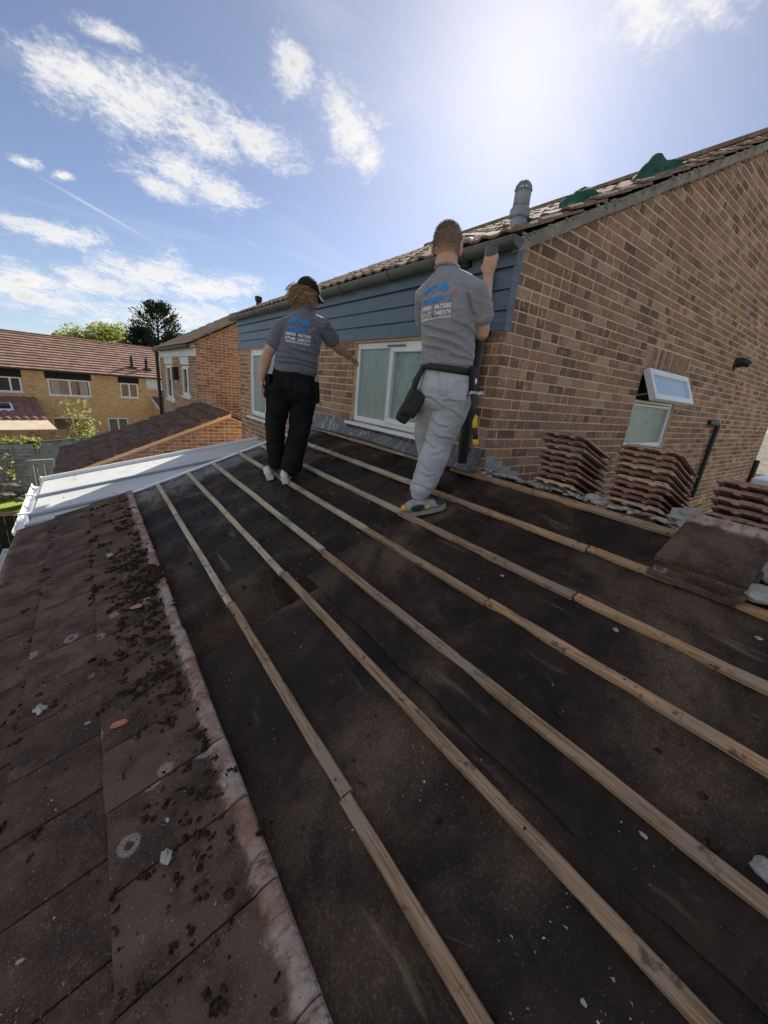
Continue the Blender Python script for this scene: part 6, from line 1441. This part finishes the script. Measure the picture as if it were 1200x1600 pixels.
# joggers
m = MB()
ring_loft(m, [((.045, .0, .955), .142, .105, Y2), ((.050, -.005, .88), .158, .118, Y2), ((.052, -.012, .80), .168, .128, Y2), ((.05, -.005, .73), .155, .115, Y2)], 24)
limb_tube(m, [hipR + Vector((.012, -.01, -.02)), hipR + (knR - hipR) * .35 + Vector((.01, 0, 0)), hipR + (knR - hipR) * .75, knR, knR + (anR - knR) * .35, knR + (anR - knR) * .72, anR + Vector((0, 0, .065)), anR + Vector((-.004, -.004, .015))], [.118, .112, .098, .090, .088, .078, .066, .052], 18)
limb_tube(m, [hipL + Vector((-.01, -.02, -.02)), hipL + (knL - hipL) * .4, knL, knL + (anL - knL) * .4, anL + Vector((0, 0, .05)), anL], [.112, .105, .09, .086, .064, .05], 18)
def lo3(p): return .5 + .8 * max(0, min(1, (.75 - p.z) / .5))
finish(fuse(m, .006, 3), 'joggers', M['jogger'], p2, W2m, creased(wrinkle(.016, .0015, 2.2, 7.5, 8.0, lo3), [(.02, .92, .03, .74, .013, .014), (-.10, .76, .06, .70, .009, .014), (.05, .73, .21, .77, .010, .014), (.08, .68, .19, .645, .008, .013), (-.03, .62, .10, .57, .008, .014), (.02, .53, .14, .485, .009, .013), (-.06, .47, .05, .44, .009, .014), (-.02, .39, .10, .415, .007, .012), (-.08, .33, .03, .29, .009, .013), (-.04, .25, .07, .27, .007, .012), (-.10, .19, .05, .165, .009, .011)]))
pk = MB(); pk.cbox((-.055, -.003, -.05), (.055, .003, .05), .002); PM = Matrix.Translation((.135, -.142, .80)) @ Matrix.Rotation(Y2 + .15, 4, 'Z'); pk.v = [tuple(PM @ Vector(v)) for v in pk.v]; sm(pk, 'back_pocket', M['jogger'], p2, W2m, False)
# feet
heelW, toeW = Vector((1.668, 1.935)), Vector((1.905, 1.785))
def onr(w, lift): return W2m.inverted() @ Vector((w[0], w[1], zr(w[0]) + lift))
nrm = W2m.inverted().to_3x3() @ Vector((-.34, 0, .94))
shoe(p2, W2m, onr(heelW, .0), onr(toeW, .004), nrm, (M['trainer_grey'], M['trainer_grey'], M['yellow'], M['trainer_dark']))
shoe(p2, W2m, onr((2.02, 2.07), .004), onr((2.21, 2.28), .0), nrm, (M['trainer_grey'], M['trainer_grey'], M['yellow'], M['trainer_dark']))
for a in (anR, anL):
    s = MB(); limb_tube(s, [a + Vector((0, 0, .04)), a + Vector((.0, 0, -.02))], [.044, .042], 12); sm(s, 'sock', M['sock'], p2, W2m)
# tool belt: strap, pouch on the left, holster with hammer on the right
tb_ = thing('tool_belt', 'black tool belt with pouches worn by the man in grey joggers', 'tool belt', tuple(W2m @ Vector((.04, 0, .93))))
m = MB(); vs = []; n = 40
for i in range(n):
    th = 2 * math.pi * i / n; R_ = Matrix.Rotation(Y2, 3, 'Z'); q = R_ @ Vector((.166 * math.cos(th), .126 * math.sin(th), 0)); o_ = Vector((.04, -.002, .925 - .012 * math.cos(th)))
    for (s_, z) in ((1.0, -.020), (1.025, -.020), (1.025, .020), (1.0, .020)): vs.append(o_ + Vector((q.x * s_, q.y * s_, z)))
m.add(vs, [(4 * i + k, 4 * i + (k + 1) % 4, 4 * ((i + 1) % n) + (k + 1) % 4, 4 * ((i + 1) % n) + k) for i in range(n) for k in range(4)]); sm(m, 'strap', M['leather'], tb_, W2m)
def pouch(c, sz, yaw, name, tilt=0.0):
    q = MB(); bm = bmesh.new(); bmesh.ops.create_cube(bm, size=1); bmesh.ops.subdivide_edges(bm, edges=bm.edges[:], cuts=3, use_grid_fill=True)
    for v in bm.verts:
        z = v.co.z; k = 1 - .18 * max(0, -z * 2) ** 2; v.co = Vector((v.co.x * sz[0] * k, v.co.y * sz[1] * k * (1 + .3 * max(0, z)), z * sz[2])); v.co += v.co.normalized() * .006 * noise.noise(v.co * 30)
    q.bm(bm, Matrix.Translation(Vector(c)) @ Matrix.Rotation(yaw, 4, 'Z') @ Matrix.Rotation(tilt, 4, 'Y')); return smoothmod(sm(q, name, M['leather'], tb_, W2m), 1)
pouch((-.140, -.05, .70), (.11, .09, .17), Y2 + .6, 'pouch', .35); pouch((-.185, -.02, .64), (.09, .07, .14), Y2 + .6, 'pouch', .45)
fl_ = MB(); limb_tube(fl_, [(-.10, -.05, .92), (-.135, -.05, .84), (-.15, -.05, .76)], [.016, .020, .018], 8); sm(fl_, 'pouch_strap', M['leather'], tb_, W2m)
pouch((.205, -.075, .875), (.085, .035, .15), Y2 - .5, 'holster', -.1)
lg = MB(); ell(lg, (.222, -.098, .865), (.024, .006, .024), Matrix.Rotation(Y2 - .5, 3, 'Z'), 2); sm(lg, 'round_badge', M['print_white'], tb_, W2m)
hm = thing('claw_hammer', 'claw hammer with black and yellow grip hanging from the tool belt', 'hammer', tuple(W2m @ Vector((.26, -.08, .52))))
m = MB(); limb_tube(m, [(.225, -.10, .79), (.245, -.095, .70), (.262, -.09, .62)], [.013, .012, .012], 8); sm(m, 'shaft', M['black'], hm, W2m)
m = MB(); limb_tube(m, [(.258, -.09, .665), (.268, -.088, .60)], [.016, .017], 8); sm(m, 'yellow_band', M['yellow'], hm, W2m)
m = MB(); limb_tube(m, [(.266, -.088, .61), (.285, -.08, .52)], [.016, .017], 8); sm(m, 'grip', M['black'], hm, W2m)
m = MB(); limb_tube(m, [(.283, -.08, .525), (.290, -.078, .50)], [.019, .019], 8); sm(m, 'grip_end', M['yellow'], hm, W2m)
m = MB(); m.tube([(.19, -.115, .775), (.215, -.105, .80), (.25, -.095, .795)], [.006, .014, .016], 8); m.tube([(.25, -.095, .795), (.285, -.085, .80)], [.016, .017], 10); sm(m, 'head', M['steel'], hm, W2m)

# ---- man in black work trousers walking along the batten
B1 = (1.47, 3.50, -0.90); W1m = frame_of(B1, (.45, .89))
p1 = thing('person', 'man in grey T-shirt, black trousers and black cap, long fair hair blowing', 'person', B1, 'roofers')
Y1 = -.12; hc1 = (.165, .065, 1.615)
m = MB(); R1 = head(m, hc1, -.75, -.12, False)
limb_tube(m, [(.11, .0, 1.40), (.135, .015, 1.47), (.158, .045, 1.54)], [.058, .053, .055], 14)
ring_loft(m, [((.05, 0, .86), .14, .09, Y1), ((.075, 0, 1.05), .13, .085, Y1), ((.105, 0, 1.25), .15, .095, Y1), ((.115, 0, 1.37), .12, .08, Y1)])
sL, eL, wL = Vector((-.055, .0, 1.318)), Vector((-.178, .005, 1.09)), Vector((-.232, .03, .872)); sR, eR, wR = Vector((.288, -.01, 1.368)), Vector((.425, .12, 1.225)), Vector((.560, .315, 1.165))
limb_tube(m, [sL, sL + (eL - sL) * .5, eL], [.060, .054, .046]); limb_tube(m, [eL, eL + (wL - eL) * .3, wL], [.046, .048, .031]); hand(m, wL, (.01, .03, -1), (1, .2, 0), (.15, 1, 0), .35, .18)
limb_tube(m, [sR, sR + (eR - sR) * .5, eR], [.060, .054, .047]); limb_tube(m, [eR, eR + (wR - eR) * .3, wR], [.047, .048, .031]); hand(m, wR, (.6, .75, -.30), (0, .2, -1), (-.8, .6, 0), .35, .18)
hL, kL, aL = Vector((-.045, .0, .84)), Vector((-.112, .03, .46)), Vector((-.105, .075, .075)); hR, kR, aR = Vector((.135, .0, .84)), Vector((.112, -.005, .45)), Vector((.040, -.085, .075))
for a, b, c in ((hL, kL, aL), (hR, kR, aR)): limb_tube(m, [a, a + (b - a) * .5, b], [.085, .072, .052]); limb_tube(m, [b, b + (c - b) * .3, c], [.052, .055, .036])
finish(fuse(m, .0052, 3), 'body', M['skin'], p1, W1m)
face_bits(hc1, R1, p1, W1m, None)
m = MB()
ring_loft(m, [((.072, 0, .975), .190, .135, Y1), ((.072, 0, 1.03), .186, .132, Y1), ((.084, 0, 1.14), .180, .124, Y1), ((.105, 0, 1.26), .184, .124, Y1), ((.116, 0, 1.335), .166, .110, Y1), ((.124, .005, 1.41), .110, .086, Y1), ((.134, .012, 1.455), .074, .070, Y1), ((.140, .02, 1.482), .066, .064, Y1)], 28)
limb_tube(m, [Vector((.10, 0, 1.425)), Vector((.03, 0, 1.378)), sL, sL + (eL - sL) * .35, sL + (eL - sL) * .62], [.05, .056, .070, .071, .070], 16)
limb_tube(m, [Vector((.15, 0, 1.43)), Vector((.21, 0, 1.405)), sR, sR + (eR - sR) * .4, sR + (eR - sR) * .72], [.05, .056, .070, .072, .072], 16)
me = fuse(m, .006, 3)
def lo1(p): return .16 + 1.0 * max(0, min(1, (1.16 - p.z) / .16))
wf = creased(wrinkle(.020, .0015, 2.2, 12, 12.0, lo1), [(-.12, 1.085, .25, 1.035, .014, .011), (-.12, 1.045, .26, 1.00, .014, .011), (-.10, 1.13, .12, 1.075, .011, .011), (.02, 1.16, .26, 1.095, .012, .011), (-.06, 1.27, .02, 1.13, .009, .011), (.20, 1.31, .26, 1.15, .010, .011)])
for v, q in [(v, v.normal.copy()) for v in me.vertices]: v.co = v.co + q * wf(v.co, q)
cr_ = MB(); cr_.tube([Vector((.140, .02, 1.490)) + Vector((.068 * math.cos(t_), .066 * math.sin(t_), -.012 * math.sin(t_))) for t_ in [2 * math.pi * i / 24 for i in range(25)]], .008, 6, False)
loc = me.copy(); sh1 = finish(me, 'shirt', M['shirt'], p1, W1m)
sm(cr_, 'collar', M['shirt'], sh1, W1m); back_print(loc, sh1, W1m, (.102, -.02, 1.285), Y1, math.radians(-4.5), 1.02)
m = MB()
ring_loft(m, [((.06, 0, 1.00), .178, .118, Y1), ((.05, -.005, .92), .188, .130, Y1), ((.048, -.012, .83), .192, .135, Y1), ((.045, -.008, .75), .17, .12, Y1)], 24)
limb_tube(m, [hL + Vector((-.02, 0, -.03)), hL + (kL - hL) * .4 + Vector((-.01, 0, 0)), kL, kL + (aL - kL) * .4, kL + (aL - kL) * .8, aL + Vector((0, -.01, .035))], [.122, .108, .088, .080, .076, .076], 18)
limb_tube(m, [hR + Vector((.01, 0, -.03)), hR + (kR - hR) * .4 + Vector((.01, 0, 0)), kR, kR + (aR - kR) * .4, kR + (aR - kR) * .8, aR + Vector((.004, -.01, .035))], [.122, .112, .096, .092, .092, .094], 18)
finish(fuse(m, .006, 3), 'trousers', M['trouser'], p1, W1m, wrinkle(.020, .002, 3.2, 9, 21.0, lambda p: .6 + .6 * max(0, min(1, (.6 - p.z) / .4))))
def flap(c, sz, yaw, roll=0.0):
    q = MB(); q.cbox((-sz[0] / 2, -sz[1] / 2, -sz[2]), (sz[0] / 2, sz[1] / 2, 0), .006, Matrix.Translation(Vector(c)) @ Matrix.Rotation(yaw, 4, 'Z') @ Matrix.Rotation(roll, 4, 'Y')); sm(q, 'holster_pocket', M['trouser'], p1, W1m, False)
flap((.245, .0, .90), (.05, .15, .19), Y1, -.08); flap((-.155, .0, .93), (.04, .15, .20), Y1, .1)
flap((-.03, -.142, .92), (.13, .012, .12), Y1); flap((.13, -.148, .91), (.13, .012, .12), Y1)
inv = W1m.inverted(); nrm = inv.to_3x3() @ Vector((-.34, 0, .94))
def onr1(x, y, l=0.0): return inv @ Vector((x, y, zr(x) + l))
shoe(p1, W1m, onr1(1.345, 3.585), onr1(1.425, 3.86), nrm, (M['trainer'], M['trainer'])); shoe(p1, W1m, onr1(1.395, 3.345), onr1(1.545, 3.585), nrm, (M['trainer'], M['trainer']))
# cap with the peak to the front, hair blown back to the left
hair_cap(hc1, R1, .013, lambda q: q.z > .012 - .12 * (q.y), 'cap', M['cap'], p1, W1m, .002)
pk = MB(); vs = []; n = 14
for j in range(4):
    for i in range(n + 1):
        a = math.pi * (i / n - .5) * .95; rr = [1.0, 1.0, 1.0, 1.0][j]; ext_ = [0, .03, .055, .07][j]
        q = Vector((.094 * math.sin(a), .108 * math.cos(a) - .012 + ext_ * max(0, math.cos(a)) ** .5, .012 - .010 * j - .03 * math.sin(a) ** 2 * .5)); vs.append(Vector(hc1) + R1 @ q)
top_ = len(vs); vs += [v - Vector((0, 0, .004)) for v in vs]
fs = [(j * (n + 1) + i, j * (n + 1) + i + 1, (j + 1) * (n + 1) + i + 1, (j + 1) * (n + 1) + i) for j in range(3) for i in range(n)]; fs += [tuple(x + top_ for x in f[::-1]) for f in fs]
pk.add(vs, fs); sm(pk, 'cap_peak', M['cap'], p1, W1m)
st = MB(); vs = []
for i in range(n + 1):
    a = math.pi * (i / n - .5) * 1.0; q = Vector((.091 * math.sin(a), .112 * math.cos(a) - .012, .018 + .012)); q2 = q + Vector((0, 0, -.014)); vs += [Vector(hc1) + R1 @ q, Vector(hc1) + R1 @ q2]
rnd = random.Random(77); hr = MB()
ell(hr, Vector(hc1) + R1 @ Vector((0, -.04, -.02)), (.078, .075, .075), R1, 3)
for i in range(420):
    th = rnd.uniform(-1.9, 1.9); zz = rnd.uniform(-.075, .03); o_ = Vector(hc1) + R1 @ Vector((.082 * math.sin(th), -.092 * math.cos(th) - .012, zz + .01))
    L = rnd.uniform(.06, .125); wv = rnd.uniform(.008, .024); ph = rnd.uniform(0, 6.3); dr = Vector((-1.0 + rnd.gauss(0, .18), -.25 + rnd.gauss(0, .25), -.12 + rnd.gauss(0, .30)))
    if rnd.random() < .5: dr = Vector((-.35 + rnd.gauss(0, .2), -.2, -1.0)); L *= .8
    dr.normalize(); pts = []
    for k in range(7):
        t_ = k / 6; pts.append(o_ + dr * L * t_ + Vector((0, rnd.gauss(0, .002), wv * math.sin(ph + t_ * 7) * t_ - .035 * t_ * t_)) + (R1 @ Vector((0, -.018 * math.sin(math.pi * min(1, t_ * 1.5)), 0))))
    hr.tube(pts, [.0034, .0036, .0034, .003, .0026, .002, .0008], 4, False)
sm(hr, 'hair', M['hair_blond'], p1, W1m)
# forearm tattoo
tt = MB()
for k in range(9):
    c = eL + (wL - eL) * (.12 + .07 * k); ell(tt, c + Vector((-.012, -.040 + .001 * k, 0)), (.010, .004, .006), None, 1)
sm(tt, 'forearm_tattoo', mat('ink', col=(0.13, 0.10, 0.095), rough=.6), p1, W1m)
